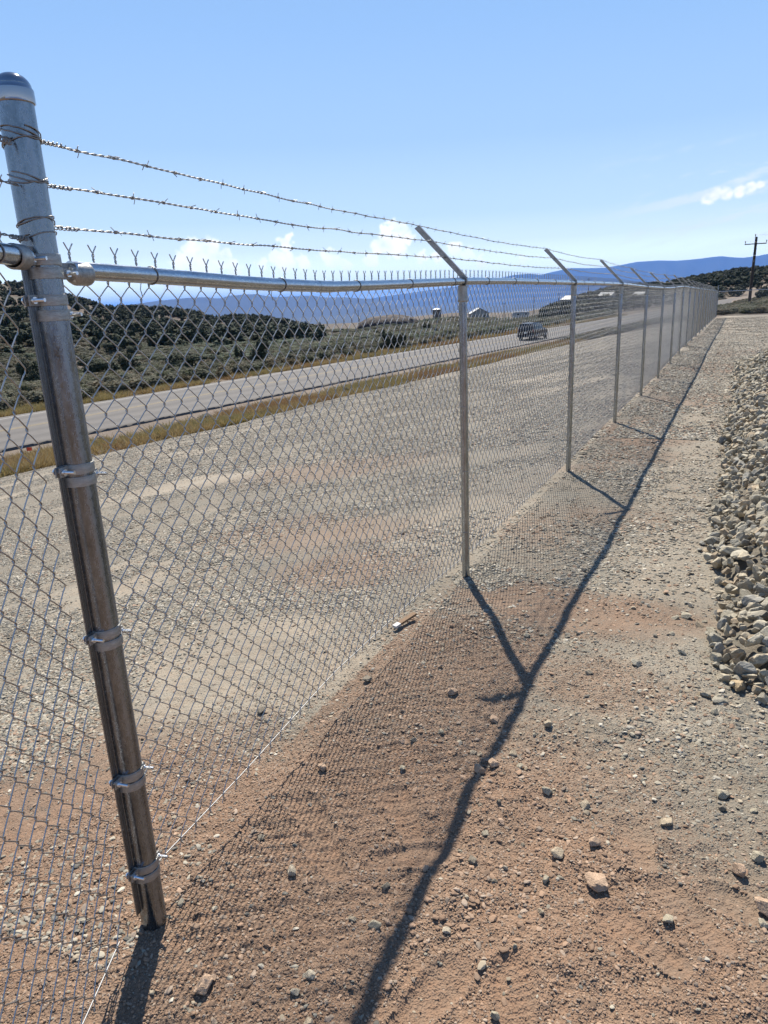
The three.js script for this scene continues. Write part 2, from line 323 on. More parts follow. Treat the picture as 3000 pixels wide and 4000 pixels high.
// ------------------------------------------------------------------ wider land, in rings round the yard out to the valley
{
  const azs = []; for (let a = -180; a < 180;) { azs.push(a); a += a >= -62 && a < 12 ? .33 : 3; } azs.push(180);
  const rs = []; for (let r = 4; r < 5200; r *= r < 60 ? 1.045 : r < 700 ? 1.028 : 1.09) rs.push(r);
  const pos = [], cl = [], uv = [], idx = [];
  for (const r of rs) for (const a of azs) {
    const x = r * Math.sin(a * D2R), z = -r * Math.cos(a * D2R), m = inYard(x, z), s = roadOff(x, z);
    pos.push(x, landY(x, z) - clamp(.22 * m, 0, .9), z); uv.push(x / 2.6, z / 2.6);
    const n = fbm(x * .05, z * .05, 31.1, 4), n2 = fbm(x * .22, z * .22, 33.3, 3), n3 = fbm(x * .9, z * .9, 35.5, 3);
    let c = [.185, .122, .083];                                                       // bare reddish ground
    const dry = sstep(-.12, .2, n2 + .5 * n3), olive = sstep(-.05, .22, n + .4 * n2);
    c = c.map((v, k) => lerp(v, [.30, .215, .115][k], dry * .38));
    c = c.map((v, k) => lerp(v, [.135, .125, .068][k], olive * .7));
    if (Math.abs(s) < 10) c = c.map((v, k) => lerp(v, [.33, .255, .19][k], (1 - sstep(5, 8.5, Math.abs(s))) * .9));
    if (s > 8 && z < -66) c = c.map((v, k) => lerp(v, [.20, .155, .083][k], .8));
    cl.push(...c.map((v) => v * (Math.abs(s) > 10 ? .40 : .55) * (1 + .5 * n3)));
  }
  const w = azs.length;
  for (let j = 0; j < rs.length - 1; j++) for (let i = 0; i < w - 1; i++) { const a = j * w + i; idx.push(a, a + 1, a + w, a + 1, a + w + 1, a + w); }
  const g = new THREE.BufferGeometry();
  g.setAttribute('position', new THREE.Float32BufferAttribute(pos, 3)); g.setAttribute('color', new THREE.Float32BufferAttribute(cl, 3)); g.setAttribute('uv', new THREE.Float32BufferAttribute(uv, 2));
  g.setIndex(idx); g.computeVertexNormals();
  structure('high_desert_terrain', g, M.land, 'dry brushy land and low hills beyond the yard');
}
// valley floor and the far ranges
{
  const g = new THREE.RingGeometry(3000, 60000, 64, 6); g.rotateX(-Math.PI / 2); g.translate(0, -210, 0);
  structure('valley_floor', g, M.mountain, 'wide valley floor below the mesa');
  const ranges = [
    ['mountain_range', 17000, 5200, [[-49.97, -.0071], [-47.35, .0015], [-45.41, .0078], [-43.89, .0114], [-42.22, .014], [-40.55, .0157], [-39.12, .0159], [-38.04, .0132], [-37.32, .0166], [-35.48, .0172], [-33.88, .0121], [-32.23, .0119], [-31.05, .012], [-30.12, .0087], [-28.45, .0077], [-27.27, .0052], [-26.09, .0033], [-24.9, -.0036], [-22.61, -.0096], [-19.65, -.0168]], -62, -17, 'hazy blue mountain range with a low rolling crest'],
    ['mountain_range', 27000, 7000, [[-60, .004], [-44, -.004], [-31.51, -.0028], [-26.68, .0047], [-23.68, .0094], [-22.49, .0114], [-20.61, .0139], [-18.46, .0184], [-16.67, .0231], [-15.7, .0261], [-14.58, .0271], [-13.64, .0244], [-13.08, .0267], [-11.54, .0313], [-10.2, .0298], [-9.06, .0293], [-7.93, .0316], [-6.9, .0343], [-5.32, .0345], [-4.22, .0328], [-2.89, .0335], [-2, .0346], [-1.42, .0354], [-.85, .0336], [.03, .0317], [.89, .0328], [1.52, .0346], [5.92, .0349], [11.29, .0203], [25, .01], [40, .0]], -62, 42, 'tall hazy blue mountain range rising to broad summits'],
  ];
  for (const [name, dist, depth, t, a0, a1, label] of ranges) {
    const azs = [], rows = 26; for (let a = a0; a <= a1; a += .22) azs.push(a);
    const pos = [], idx = [], w = azs.length;
    for (let j = 0; j <= rows; j++) for (const a of azs) {
      const q = j / rows, ridge = 1.72 + table(t, a) * dist + dist * .0004 * fbm(a * 2.3, 1.1, dist * .001), foot = -215;
      const spur = fbm(a * .8 + q * .6, q * 1.6, dist * .0007 + 5, 4);
      let h = q < .8 ? Math.pow(q / .8, 1.35) : 1 - (q - .8) * 1.2;
      h *= 1 + (q < .8 ? .55 * spur * Math.sin(Math.PI * q / .8) : 0);
      const r = dist - depth * .8 + depth * q; const rr = q < .8 ? r : r;
      pos.push(rr * Math.sin(a * D2R), foot + (Math.max(ridge, foot + 20) - foot) * h, -rr * Math.cos(a * D2R));
    }
    for (let j = 0; j < rows; j++) for (let i = 0; i < w - 1; i++) { const a = j * w + i; idx.push(a, a + 1, a + w, a + 1, a + w + 1, a + w); }
    const g = new THREE.BufferGeometry(); g.setAttribute('position', new THREE.Float32BufferAttribute(pos, 3)); g.setIndex(idx); g.computeVertexNormals();
    structure(name, g, M.mountain, label);
  }
}
console.log('land done');

// ------------------------------------------------------------------ the road
{
  const strip = (o0, o1, y, z0, z1, step, jag, colour) => {
    const zs = []; for (let z = z0; z >= z1; z -= step) zs.push(z);
    const pos = [], uv = [], cl = [], idx = [], across = colour ? 24 : 1, skirt = colour ? 1 : 0;
    for (const z of zs) {
      const c = roadCentre(z), e1 = o1 + jag * (fbm(z * .8, 3.3, 1.2, 3) * .5 + .5 * fbm(z * 3.1, 1.3, 4.2, 2)), e0 = o0 - jag * fbm(z * .7, 7.7, 2.2, 3);
      const list = []; for (let k = 0; k <= across; k++) list.push([lerp(e0, e1, k / across), y]); if (skirt) { list.unshift([e0 - .02, y - .16]); list.push([e1 + .02, y - .16]); }
      for (const [o, yy] of list) { pos.push(c + o / .9947, yy + (skirt ? .0 : 0) - .012 * Math.abs(o), z); uv.push(o / 2.2, z / 2.2); if (colour) cl.push(...colour(o, z)); }
    }
    const w = across + 1 + 2 * skirt;
    for (let j = 0; j < zs.length - 1; j++) for (let i = 0; i < w - 1; i++) { const a = j * w + i; idx.push(a, a + 1, a + w, a + 1, a + w + 1, a + w); }
    const g = new THREE.BufferGeometry(); g.setAttribute('position', new THREE.Float32BufferAttribute(pos, 3)); g.setAttribute('uv', new THREE.Float32BufferAttribute(uv, 2));
    if (colour) g.setAttribute('color', new THREE.Float32BufferAttribute(cl, 3)); g.setIndex(idx); g.computeVertexNormals(); return g;
  };
  structure('road', strip(-4.35, 3.95, ROAD_Y + .05, 60, -318, .3, .22, (o, z) => {
    const track = Math.exp(-Math.pow((Math.abs(Math.abs(o) - 1.9) - .8) / .34, 2)), n = fbm(o * .8, z * .12, 3.3, 3);   // polished, tyre-darkened wheel tracks
    const v = (.094 - .030 * track) * (1 + .22 * n); return [v * 1.12, v, v * .90];
  }), M.asphalt, 'sun bleached two lane asphalt road');
  structure('road_edge_line', strip(-3.72, -3.60, ROAD_Y + .055, 60, -318, .6, 0), M.paintWhite, 'worn white edge line along the road');
  structure('road_centre_line', strip(-.17, -.06, ROAD_Y + .055, 60, -318, .6, 0), M.paintYellow, 'faded yellow centre line');
  structure('road_centre_line', strip(.06, .17, ROAD_Y + .055, 60, -318, .6, 0), M.paintYellow, 'faded yellow centre line');
}

// ------------------------------------------------------------------ chain-link fence
const COL = .036, ROW = .0405, NROWS = 41, WIRE_R = .00165;
function strandGeometry(type, fine) {
  const pts = [], e = COL / 2 + .0016, d = .0022, side = (k) => ((k + type) % 2 === 0 ? -1 : 1);
  const add = (u, y, w) => pts.push(V(w, y, -u));
  const sTop = side(1);                                   // row -1
  if (fine) {
    add(sTop * COL / 2 + (type ? .0125 : -.0125), ROW + .048, .001);
    add(sTop * COL / 2 + (type ? .006 : -.006), ROW + .038, 0);
    for (let k = 0; k <= 10; k++) { const a = -k / 10 * Math.PI * 3 + (type ? 0 : Math.PI), y = ROW + .032 - k * .0030; add(sTop * COL / 2 + Math.cos(a) * .0021, y, Math.sin(a) * .0021); }
  } else { add(sTop * COL / 2 + (type ? .012 : -.012), ROW + .048, 0); add(sTop * COL / 2, ROW + .030, 0); add(sTop * COL / 2, ROW, 0); }
  for (let k = 0; k < NROWS; k++) {
    const s = side(k), y = -k * ROW, wIn = s > 0 ? d : -d, wOut = -wIn;      // arrives on one face of the flattened coil, leaves on the other
    if (fine) {
      add(s * (e - COL * .24), y + ROW * .26, wIn);
      add(s * e, y + .0042, wIn * .55); add(s * e, y - .0042, wOut * .55);
      add(s * (e - COL * .24), y - ROW * .26, wOut);
    } else add(s * e, y, 0);
  }
  const yb = -NROWS * ROW, sb = side(NROWS);
  if (fine) { for (let k = 0; k <= 7; k++) { const a = k / 7 * Math.PI * 2 + (type ? 0 : Math.PI); add(sb * COL / 2 + Math.cos(a) * .0021, yb - k * .0030, Math.sin(a) * .0021); } add(sb * COL / 2 + (type ? .009 : -.009), yb - .034, 0); }
  else { add(sb * COL / 2, yb, 0); add(sb * COL / 2 + (type ? .008 : -.008), yb - .034, 0); }
  return tube(pts, WIRE_R, fine ? 5 : 4, false);
}
const strandFine = [strandGeometry(0, true), strandGeometry(1, true)], strandPlain = [strandGeometry(0, false), strandGeometry(1, false)];
const ringGeo = (R, r, seg = 28) => { const g = new THREE.TorusGeometry(R, r, 6, seg); return g; };
const barbGeo = (() => {
  const p = []; for (let k = 0; k <= 14; k++) { const a = k / 14 * Math.PI * 4; p.push(V(Math.cos(a) * .0036, Math.sin(a) * .0036, (k / 14 - .5) * .009)); }
  p.unshift(V(.0045, -.014, -.006)); p.push(V(.0030, .0145, .006));
  return tube(p, .00105, 4, true);
})();
function boltGeometry(len) {       // domed head, shank, hexagonal nut; along +x from the head
  const head = new THREE.SphereGeometry(.0085, 10, 6, 0, Math.PI * 2, 0, Math.PI / 2); head.rotateZ(Math.PI / 2);
  const shank = new THREE.CylinderGeometry(.0042, .0042, len, 10); shank.rotateZ(Math.PI / 2); shank.translate(len / 2, 0, 0);
  const nut = new THREE.CylinderGeometry(.0082, .0082, .007, 6); nut.rotateZ(Math.PI / 2); nut.translate(len * .45, 0, 0);
  return merge([head, shank, nut]);
}
function bandGeometry(R, h, tabAngle) {   // strap of flat steel round the post with two ears that the bolt goes through
  const pts = [], shape = [[R + .0006, -h / 2], [R + .0034, -h / 2 + .0008], [R + .0034, h / 2 - .0008], [R + .0006, h / 2]].map(([a, b]) => new THREE.Vector2(a, b));
  const strap = new THREE.LatheGeometry(shape, 40);
  const out = [strap];
  for (const s of [-1, 1]) { const ear = box(.030, h * .96, .003, R + .015, 0, s * .006); ear.rotateY(-tabAngle); out.push(ear); }
  return merge(out);
}
const postGeo = (R, y0, y1, seg = 32) => { const g = new THREE.CylinderGeometry(R, R, y1 - y0, seg, 6, false); g.translate(0, (y0 + y1) / 2, 0); const uv = g.attributes.uv; for (let i = 0; i < uv.count; i++) uv.setY(i, uv.getY(i) * (y1 - y0)); return g; };

function fenceRun(run, o) {
  // local axes: -z along the run, -x outwards; o.rail(u), o.base(u), o.low(u) heights at the distance u
  const bow = o.bow ?? (() => 0), at = (u, x, y) => V(x + bow(u), y, -u);
  // line posts with a barb arm each
  for (const u of o.posts) {
    const b = o.base(u), top = o.rail(u);
    const p = part('line_post', postGeo(.0242, -.12, top - b - .062, 24), M.linePost, run); p.position.set(bow(u), b, -u);
    const cup = new THREE.LatheGeometry([[.0246, -.115], [.0300, -.112], [.0300, -.100], [.0272, -.097], [.0276, -.030], [.0300, -.024]].map(([a, c]) => new THREE.Vector2(a, c)), 24);
    const eye = new THREE.TorusGeometry(.0262, .0052, 8, 28); 
    const s = new THREE.Shape(); s.moveTo(-.004, -.020); s.lineTo(.030, -.012); s.lineTo(-.262, .292); s.lineTo(-.290, .278); s.lineTo(-.030, .012); s.closePath();
    const blade = new THREE.ExtrudeGeometry(s, { depth: .003, bevelEnabled: true, bevelSize: .0015, bevelThickness: .001, bevelSegments: 2 }); blade.translate(0, .030, -.0015);
    const lip = []; for (const [ax, ay] of [[.028, -.010], [-.262, .292]]) lip.push(V(ax, ay + .030, 0));
    const flange = box(.419, .003, .020); flange.rotateZ(-Math.atan2(.302, .290)); flange.translate(-.117, .171, 0);
    const arm = part('barb_arm', merge([cup, eye, blade, flange]), M.cast, p); arm.position.y = top - b;
    if (o.tieAt) for (const f of o.tieAt) {
      const t = part('wire_tie', ringGeo(.0258, .0013, 24), M.wireBright, p); t.rotation.x = Math.PI / 2 - .12; t.position.set(-.002, (top - b) * f, 0);
    }
  }
  // top rail
  const rp = []; for (let u = o.u0 + o.railStart; u <= o.u1 - o.railEnd + 1e-6; u += (o.u1 - o.railEnd - o.u0 - o.railStart) / o.railSteps) rp.push(at(u, 0, o.rail(u)));
  const rail = part('top_rail', tube(rp, .0209, 20), M.rail, run);
  for (const u of o.ties) {
    const t = part('wire_tie', ringGeo(.0226, .0015, 24), M.wireDull, rail); t.position.copy(at(u, 0, o.rail(u))); t.rotation.set(0, .16, 0);
    const tail = tube([V(-.018, .014, .003), V(-.030, .010, .004), V(-.033, -.012, .004), V(-.036, -.034, .008), V(-.028, -.050, .012)].map((v) => v.add(t.position)), .0014, 4); part('wire_tie', tail, M.wire, rail);
  }
  for (const u of o.joints ?? []) { const sl = tube([at(u - .055, 0, o.rail(u - .055)), at(u, 0, o.rail(u)), at(u + .055, 0, o.rail(u + .055))], .0219, 20); part('rail_sleeve', sl, M.rail, rail); }
  // the mesh, wire by wire; the far ones are one part
  const n = Math.floor((o.u1 - o.meshEnd - o.u0 - o.meshStart) / COL), far = [[], []];
  const nominal = NROWS * ROW;
  for (let i = 0; i < n; i++) {
    const u = o.u0 + o.meshStart + (i + .5) * COL, top = o.rail(u) - .024, sy = (top - (o.low(u) + .012)) / nominal, w = -.0305 + bow(u) + .012 * fbm(u * .8, 2.2, 7.1, 2);
    const f = i - (o.fineFrom ?? 0);
    if (f >= 0 && f < o.fine) { const m = part('mesh_wire', strandFine[i % 2], M.wire, run); m.position.set(w, top, -u); m.scale.y = sy; }
    else far[i % 2].push(new THREE.Matrix4().compose(V(w, top, -u), new THREE.Quaternion(), V(1, sy, 1)));
  }
  far.forEach((list, k) => {
    if (!list.length) return;
    const im = shade(new THREE.InstancedMesh((o.coarse ? strandPlain : strandFine)[k], M.wire, list.length)); list.forEach((m, i) => im.setMatrixAt(i, m));
    im.name = 'mesh_wires'; im.userData.kind = 'stuff'; run.add(im);
  });
  // bottom tension wire
  const lp = []; for (let u = o.u0 + .03; u <= o.u1 - .03; u += .12) lp.push(at(u, -.0365, o.low(u) + .003 * Math.sin(u * 2.1)));
  part('tension_wire', tube(lp, .0020, 6), M.wireBright, run);
  // barbed wires: two strands laid round each other, barbs every 13 cm
  const R = rng(o.seed);
  let barbsLeft = o.barbs;
  o.wires.forEach((path, wi) => {
    const wire = new THREE.Group();
    const P = (u) => { const [x, y] = path(u); return at(u, x, y); };
    const geos = [], a = o.wire0, b = o.wire1;
    for (const ph of [0, Math.PI]) {
      const pts = [];
      for (let u = a; u < b;) {
        const p = P(u), an = u / .052 * 2 * Math.PI + ph, rr = u < o.wireFine ? .00165 : .0014; p.x += Math.cos(an) * rr; p.y += Math.sin(an) * rr; pts.push(p);
        u += u < o.wireFine ? .0065 : u < o.wireFine * 2.2 ? .013 : .12;
      }
      const nearCount = pts.findIndex((p) => -p.z > o.wireFine);
      if (nearCount > 0) { geos.push(tube(pts.slice(0, nearCount + 1), .0014, 5)); geos.push(tube(pts.slice(nearCount), .0015, 3)); } else geos.push(tube(pts, .0014, 5));
    }
    const m = part('barbed_wire', merge(geos), M.wireDull, run);
    const rest = [];
    for (let u = a + .11 + wi * .04; u < b; u += .127) {
      const q = new THREE.Quaternion().setFromEuler(new THREE.Euler((R() - .5) * .3, (R() - .5) * .3, R() * 6.28)), p = P(u);
      if (rest.length === 0 && barbsLeft[wi]-- > 0) { const bb = part('barb', barbGeo, M.wireDull, m); bb.position.copy(p); bb.quaternion.copy(q); }
      else rest.push(new THREE.Matrix4().compose(p, q, V(1, 1, 1)));
    }
    if (rest.length) { const im = shade(new THREE.InstancedMesh(barbGeo, M.wireDull, rest.length)); rest.forEach((mm, i) => im.setMatrixAt(i, mm)); im.name = 'barbs'; im.userData.kind = 'stuff'; m.add(im); }
  });
}
// a big post where runs end: cap, bands, bolts, tension bars
function terminalPost(run, pos, o) {
  const R = .0365, p = part('terminal_post', postGeo(R, -.15, o.top, 48), M.steel, run); p.position.copy(pos);
  const cap = [[.0368, -.006], [.0402, -.004], [.0402, .020], [.0392, .0225]]; for (let k = 0; k <= 10; k++) { const a = k / 10 * Math.PI / 2; cap.push([.0372 * Math.cos(a), .0235 + .030 * Math.sin(a)]); }
  const c = part('post_cap', new THREE.LatheGeometry(cap.map(([a, b]) => new THREE.Vector2(a, b)), 40), M.polished, p); c.position.y = o.top - .03;
  for (const [y, side, ang] of o.bands) {
    const b = part('tension_band', bandGeometry(R, .0245, ang), M.cast, p); b.position.y = y;
    const bo = part('bolt', boltGeometry(.052), M.zinc, p); const rx = (R + .020) * Math.cos(ang), rz = (R + .020) * Math.sin(ang);
    // the bolt crosses the ears, its threaded end towards the yard
    const tx = -Math.sin(ang), tz = Math.cos(ang), sg = tx > 0 ? 1 : -1; bo.position.set(rx - sg * tx * .013, y, rz - sg * tz * .013); bo.rotation.y = -Math.atan2(sg * tz, sg * tx);
  }
  for (const [ang, y0, y1] of o.bars) { const b = part('tension_bar', box(.004, y1 - y0, .019, 0, (y0 + y1) / 2, 0), M.steel, p); b.position.set((R + .012) * Math.cos(ang) - .008, 0, (R + .012) * Math.sin(ang)); b.rotation.y = -ang + Math.PI / 2; }
  for (const [ang, y] of o.cups) {
    const g = new THREE.LatheGeometry([[0, -.004], [.012, -.004], [.020, .006], [.0258, .018], [.0262, .052], [.0250, .056], [.0218, .056]].map(([a, b]) => new THREE.Vector2(a, b)), 28);
    g.rotateZ(-Math.PI / 2); const ear = box(.046, .024, .004, -.008, .012, .0); const m = part('rail_end_cup', merge([g, ear]), M.cast, p);
    m.position.set((R + .030) * Math.cos(ang), y, (R + .030) * Math.sin(ang)); m.rotation.y = -ang;
  }
  for (const [y, turns, ang, seed] of o.wraps) {
    const r = rng(seed), pts = [], n = Math.round(turns * 22); for (let k = 0; k <= n; k++) { const a = ang + k / 22 * Math.PI * 2; const rr = R + .0022 + .0006 * r(); pts.push(V(Math.cos(a) * rr, y + .010 * Math.sin(k * .33 + seed) + (r() - .5) * .0016 + k / n * .006, Math.sin(a) * rr)); }
    const coil = []; for (let k = 0; k <= 40; k++) { const a = k * .95, q = R + .008 + k * .0017; coil.push(V(Math.cos(ang) * q - Math.sin(ang) * Math.cos(a) * .0042, y - .004 + Math.sin(a) * .0042, Math.sin(ang) * q + Math.cos(ang) * Math.cos(a) * .0042)); }
    part('wire_wrap', merge([tube(pts, .0015, 5), tube(coil, .0014, 5)]), M.wireDull, p);
  }
}
const railT = [[-58.6, 1.36], [-46, 1.5], [-34.4, 1.62], [-31.4, 1.655], [-28.36, 1.68], [-25.3, 1.715], [-22.3, 1.748], [-19.3, 1.735], [-17.7, 1.722], [-16.26, 1.73], [-13.24, 1.757], [-10.22, 1.80], [-7.2, 1.81], [-5, 1.816], [-4.18, 1.813], [-2.93, 1.789], [-2.48, 1.783], [-1.98, 1.793], [-1.5, 1.813], [-1.18, 1.823]];
const lowT = [[-60, .09], [-4.2, .09], [-3.44, .15], [-2.37, .175], [-1.72, .135], [-1.18, .125]];
{
  const uz = (u) => CZ - u;
  const posts = []; for (let k = 1; k < SPANS; k++) posts.push(2.91 + (k - 1) * SPAN);
  const U1 = SPANS * SPAN, ties = [], tr = rng(44); for (let u = .34; u < U1 - .2; u += .60 + (tr() - .5) * .08) if (!posts.some((p) => Math.abs(p - u) < .1)) ties.push(u);
  const run = thing('chain_link_fence', 'galvanized chain link fence with angled barbed wire arms running straight along the yard', 'fence', [FX, 0, CZ]);
  const arms = [[-.278, .292], [-.190, .200], [-.098, .106]], heights = [2.085, 1.997, 1.910];
  const wires = arms.map(([ax, ay], k) => (u) => {
    const last = posts.length, first = posts[0];
    if (u < first) { const t = u / first; return [lerp(.0, ax, t) + .006 * Math.sin(t * 9 + k), lerp(heights[k] + .002, 1.813 + ay + .030, t) - .010 * Math.sin(Math.PI * t) + .004 * noise(u * 5, k * 3.3)]; }
    const ph = ((u - first) % SPAN) / SPAN, end = sstep(posts[last - 1], U1, u);
    return [ax * (1 - end), table(railT, uz(u)) + lerp(ay + .030, heights[k] - 1.82, end) - .016 * Math.sin(Math.PI * ph) + .004 * noise(u * 4, k * 3.3)];
  });
  fenceRun(run, { bow: (u) => table([[0, 0], [2.91, -.048], [5.93, -.012], [9, 0]], u), u0: 0, u1: U1, posts, rail: (u) => table(railT, uz(u)), base: (u) => fenceBase(uz(u)), low: (u) => fenceBase(uz(u)) + table(lowT, uz(u)), railStart: .075, railEnd: .05, railSteps: 280, ties, joints: [1.27, 7.6, 14, 20.4], meshStart: .072, meshEnd: .06, fine: 300, wires, wire0: .05, wire1: U1, wireFine: 9, seed: 61, barbs: [100, 100, 100], tieAt: [.16, .38, .60, .80] });
  // corner post; the other run leaves it at ANG
  const PI = Math.PI, aR = -PI / 2, aL = Math.atan2(.919, .395);
  const bands = []; for (const y of [1.345, .915, .49, .185]) bands.push([y - .004, 0, aR - .25], [y + .026, 0, aL + .25]); bands.push([1.722, 0, aR - .25], [1.755, 0, aL + .25], [1.812, 0, aR], [1.840, 0, aL]);
  terminalPost(run, V(0, 0, 0), { top: 2.184, bands, bars: [[aR - .25, .11, 1.79], [aL + .25, .07, 1.83]], cups: [[aR, 1.812], [aL, 1.842]], wraps: [[2.090, 2.3, aR, 3], [2.002, 2.5, aR, 8], [1.915, 1.6, aR, 12], [1.885, 1.4, aL, 15], [2.07, 1.2, aL, 21]] });
  terminalPost(run, V(0, fenceBase(uz(U1)), -U1), { top: 2.184, bands: [[1.3, 0, PI / 2 - .25], [.9, 0, PI / 2 - .25], [.5, 0, PI / 2 - .25], [1.345, 0, .1], [.93, 0, .1], [.53, 0, .1], [1.72, 0, PI / 2]], bars: [[PI / 2 - .25, .1, 1.8], [.1, .1, 1.8]], cups: [[PI / 2, 1.8], [0, 1.8]], wraps: [[2.09, 1.5, PI / 2, 31], [2.0, 1.5, PI / 2, 32], [1.91, 1.5, PI / 2, 33]] });
  console.log('fence done');
  // the shorter run that reaches the corner post from behind the viewer
  const L = 3.05, hx = -.395, hz = -.919, sx = FX - hx * L, sz = CZ - hz * L;
  const run2 = thing('chain_link_fence', 'chain link fence panel turning off at an angle from the thick corner post', 'fence', [sx, 0, sz], Math.atan2(-hx, -hz));
  const w2 = arms.map(([ax, ay], k) => (u) => { const t = clamp(u / L); return [lerp(ax, 0, t), lerp(1.85 + ay, heights[k] - (k === 2 ? .028 : .01), t) - .012 * Math.sin(PI * t)]; });
  fenceRun(run2, { u0: 0, u1: L, posts: [0], rail: (u) => lerp(1.86, 1.842, u / L) + .012 * Math.sin(u / L * PI), base: (u) => fenceBase(0) + .0, low: (u) => lerp(.04, .075, u / L), railStart: .0, railEnd: .07, railSteps: 24, ties: [.5, 1.2, 1.9, 2.5, 2.86], meshStart: .04, meshEnd: .07, fine: 60, fineFrom: 23, wires: w2, wire0: 0, wire1: L - .04, wireFine: 9, seed: 62, barbs: [30, 30, 30], tieAt: [.3, .6] });
  // the run across the far end of the yard
  const run3 = thing('chain_link_fence', 'chain link fence crossing the far end of the yard before the utility pole', 'fence', [FX, fenceBase(uz(U1)), CZ - U1], -Math.PI / 2);
  const w3 = arms.map(([ax, ay], k) => (u) => [lerp(0, ax, clamp(u / 3)), heights[k] + .02 - .01 * Math.sin(PI * (u % 3) / 3)]);
  fenceRun(run3, { u0: 0, u1: 24.3, posts: [5.2, 8.2, 11.2, 14.2, 17.2, 20.2, 24.2], rail: (u) => 1.8 + .004 * u, base: (u) => .0, low: (u) => .07, railStart: .05, railEnd: .05, railSteps: 40, ties: [1, 2, 3, 4], meshStart: .07, meshEnd: .05, fine: 0, coarse: true, wires: w3, wire0: .05, wire1: 24.2, wireFine: 0, seed: 63, barbs: [0, 0, 0], tieAt: [.5] });
}
console.log('fences done');

// ------------------------------------------------------------------ stones
function stoneGeometry(seed, detail, planes, flat = 1) {
  const r = rng(seed), g = new THREE.IcosahedronGeometry(1, detail), p = g.attributes.position, P = [], v = V(0, 0, 0);
  for (let k = 0; k < planes; k++) { const a = k * 2.39996 + (r() - .5) * 1.1 + seed, c = clamp(1 - 2 * (k + .5) / planes + (r() - .5) * .35, -1, 1), q = Math.sqrt(1 - c * c); P.push([q * Math.cos(a), c, q * Math.sin(a), .52 + r() * .40]); }
  const sx = .8 + r() * .5, sy = flat * (.55 + r() * .35), sz = .75 + r() * .5;
  for (let i = 0; i < p.count; i++) {
    v.fromBufferAttribute(p, i).normalize(); let d = 1.15;
    for (const [a, b, c, h] of P) { const q = a * v.x + b * v.y + c * v.z; if (q > .05) d = Math.min(d, h / q); }
    d *= 1 + .03 * PN.noise(v.x * 2.2 + seed, v.y * 2.2, v.z * 2.2) + (detail > 2 ? .03 * PN.noise(v.x * 6 + seed, v.y * 6, v.z * 6) : 0);
    p.setXYZ(i, v.x * d * sx, v.y * d * sy, v.z * d * sz);
  }
  g.computeVertexNormals(); g.computeBoundingBox();
  const uv = g.attributes.uv; for (let i = 0; i < uv.count; i++) uv.setXY(i, p.getX(i) * .35 + seed * .37, p.getZ(i) * .35 + p.getY(i) * .3);
  return g;
}
// which points the lens, or one a step aside, can see
const fr = new THREE.Vector3();
function inView(x, y, z, margin = .25) { fr.set(x, y, z).project(camera); const d = -(Math.sin(26.3 * D2R) * x + Math.cos(26.3 * D2R) * z); return d > .2 && Math.abs(fr.x) < 1 + margin && fr.y > -1.15 && fr.y < 1.2; }
const pebbleGeos = [0, 1, 2, 3].map((k) => stoneGeometry(200 + k, 0, 7, .8)), chipGeos = [0, 1, 2, 3].map((k) => stoneGeometry(220 + k, 1, 8, .62));
const tones = { grey: [[.42, .365, .27], [.35, .315, .245], [.46, .405, .305], [.19, .175, .145], [.41, .335, .235], [.56, .50, .395], [.26, .24, .195]], red: [[.40, .258, .165], [.36, .228, .142], [.44, .30, .20], [.31, .20, .127], [.42, .32, .235]] };
function scatter(name, label, geos, count, seed, pick, sink = .12) {
  const r = rng(seed), lists = geos.map(() => []);
  let tries = 0, made = 0;
  const e = new THREE.Euler(), q = new THREE.Quaternion();
  while (made < count && tries++ < count * 40) {
    const s = pick(r); if (!s) continue;
    const { x, z, size, c } = s, y = yardY(x, z); if (!inView(x, y, z, .15)) continue;
    q.setFromEuler(e.set((r() - .5) * .7, r() * 6.283, (r() - .5) * .7));
    const k = Math.floor(r() * geos.length), f = .8 + r() * .4;
    lists[k].push([new THREE.Matrix4().compose(V(x, y + size * sink, z), q, V(size * f, size, size / f)), c]); made++;
  }
  lists.forEach((l, k) => {
    const im = shade(new THREE.InstancedMesh(geos[k], M.pebble, l.length)); im.name = numbered(name);
    l.forEach(([m, c], i) => { im.setMatrixAt(i, m); im.setColorAt(i, c); }); tag(im, label, null, null, 'stuff'); scene.add(im);
  });
}
const tc = new THREE.Color();
const toneOf = (r, red) => { const t = r() < red ? tones.red : tones.grey, c = t[Math.floor(r() * t.length)], v = .40 + r() * .34; return new THREE.Color().setRGB(c[0] * v, c[1] * v, c[2] * v); };
const onPrint = (x, z) => printY(x, z)[1] > .5;
// the soil looked up on a 5 cm lattice, for the scattering only
const lattice = new Map();
function soilAt(x, z) { const i = Math.round(x * 20), j = Math.round(z * 20), k = i * 4096 + j; let v = lattice.get(k); if (!v) { v = soil(i / 20, j / 20); lattice.set(k, v); } return v; }
scatter('soil_crumbs', 'crumbs of reddish soil and grit', pebbleGeos, 100000, 301, (r) => {
  const x = -2.1 + r() * 2.6, z = -.6 - r() * 2.9, s = soilAt(x, z); if (r() > .25 + .75 * s.red || onPrint(x, z) && r() > .10) return null;
  return { x, z, size: .0018 + .0040 * Math.pow(r(), 3), c: toneOf(r, .3 + .68 * s.red) };
}, .2);
scatter('soil_clods', 'clods of dug reddish soil lying in heaps', chipGeos, 1900, 306, (r) => {
  const h = heapsOfSoil[Math.floor(r() * heapsOfSoil.length)], loose = r() < .35, x = loose ? -1.35 + r() * 1.7 : h[0] + (r() + r() - 1) * h[2] * 1.7, z = loose ? -1 - r() * 2.4 : h[1] + (r() + r() - 1) * h[2] * 1.7; if (x < FX + .05 || onPrint(x, z)) return null;
  return { x, z, size: .0040 + .0095 * Math.pow(r(), 2.8), c: toneOf(r, .97) };
}, .15);
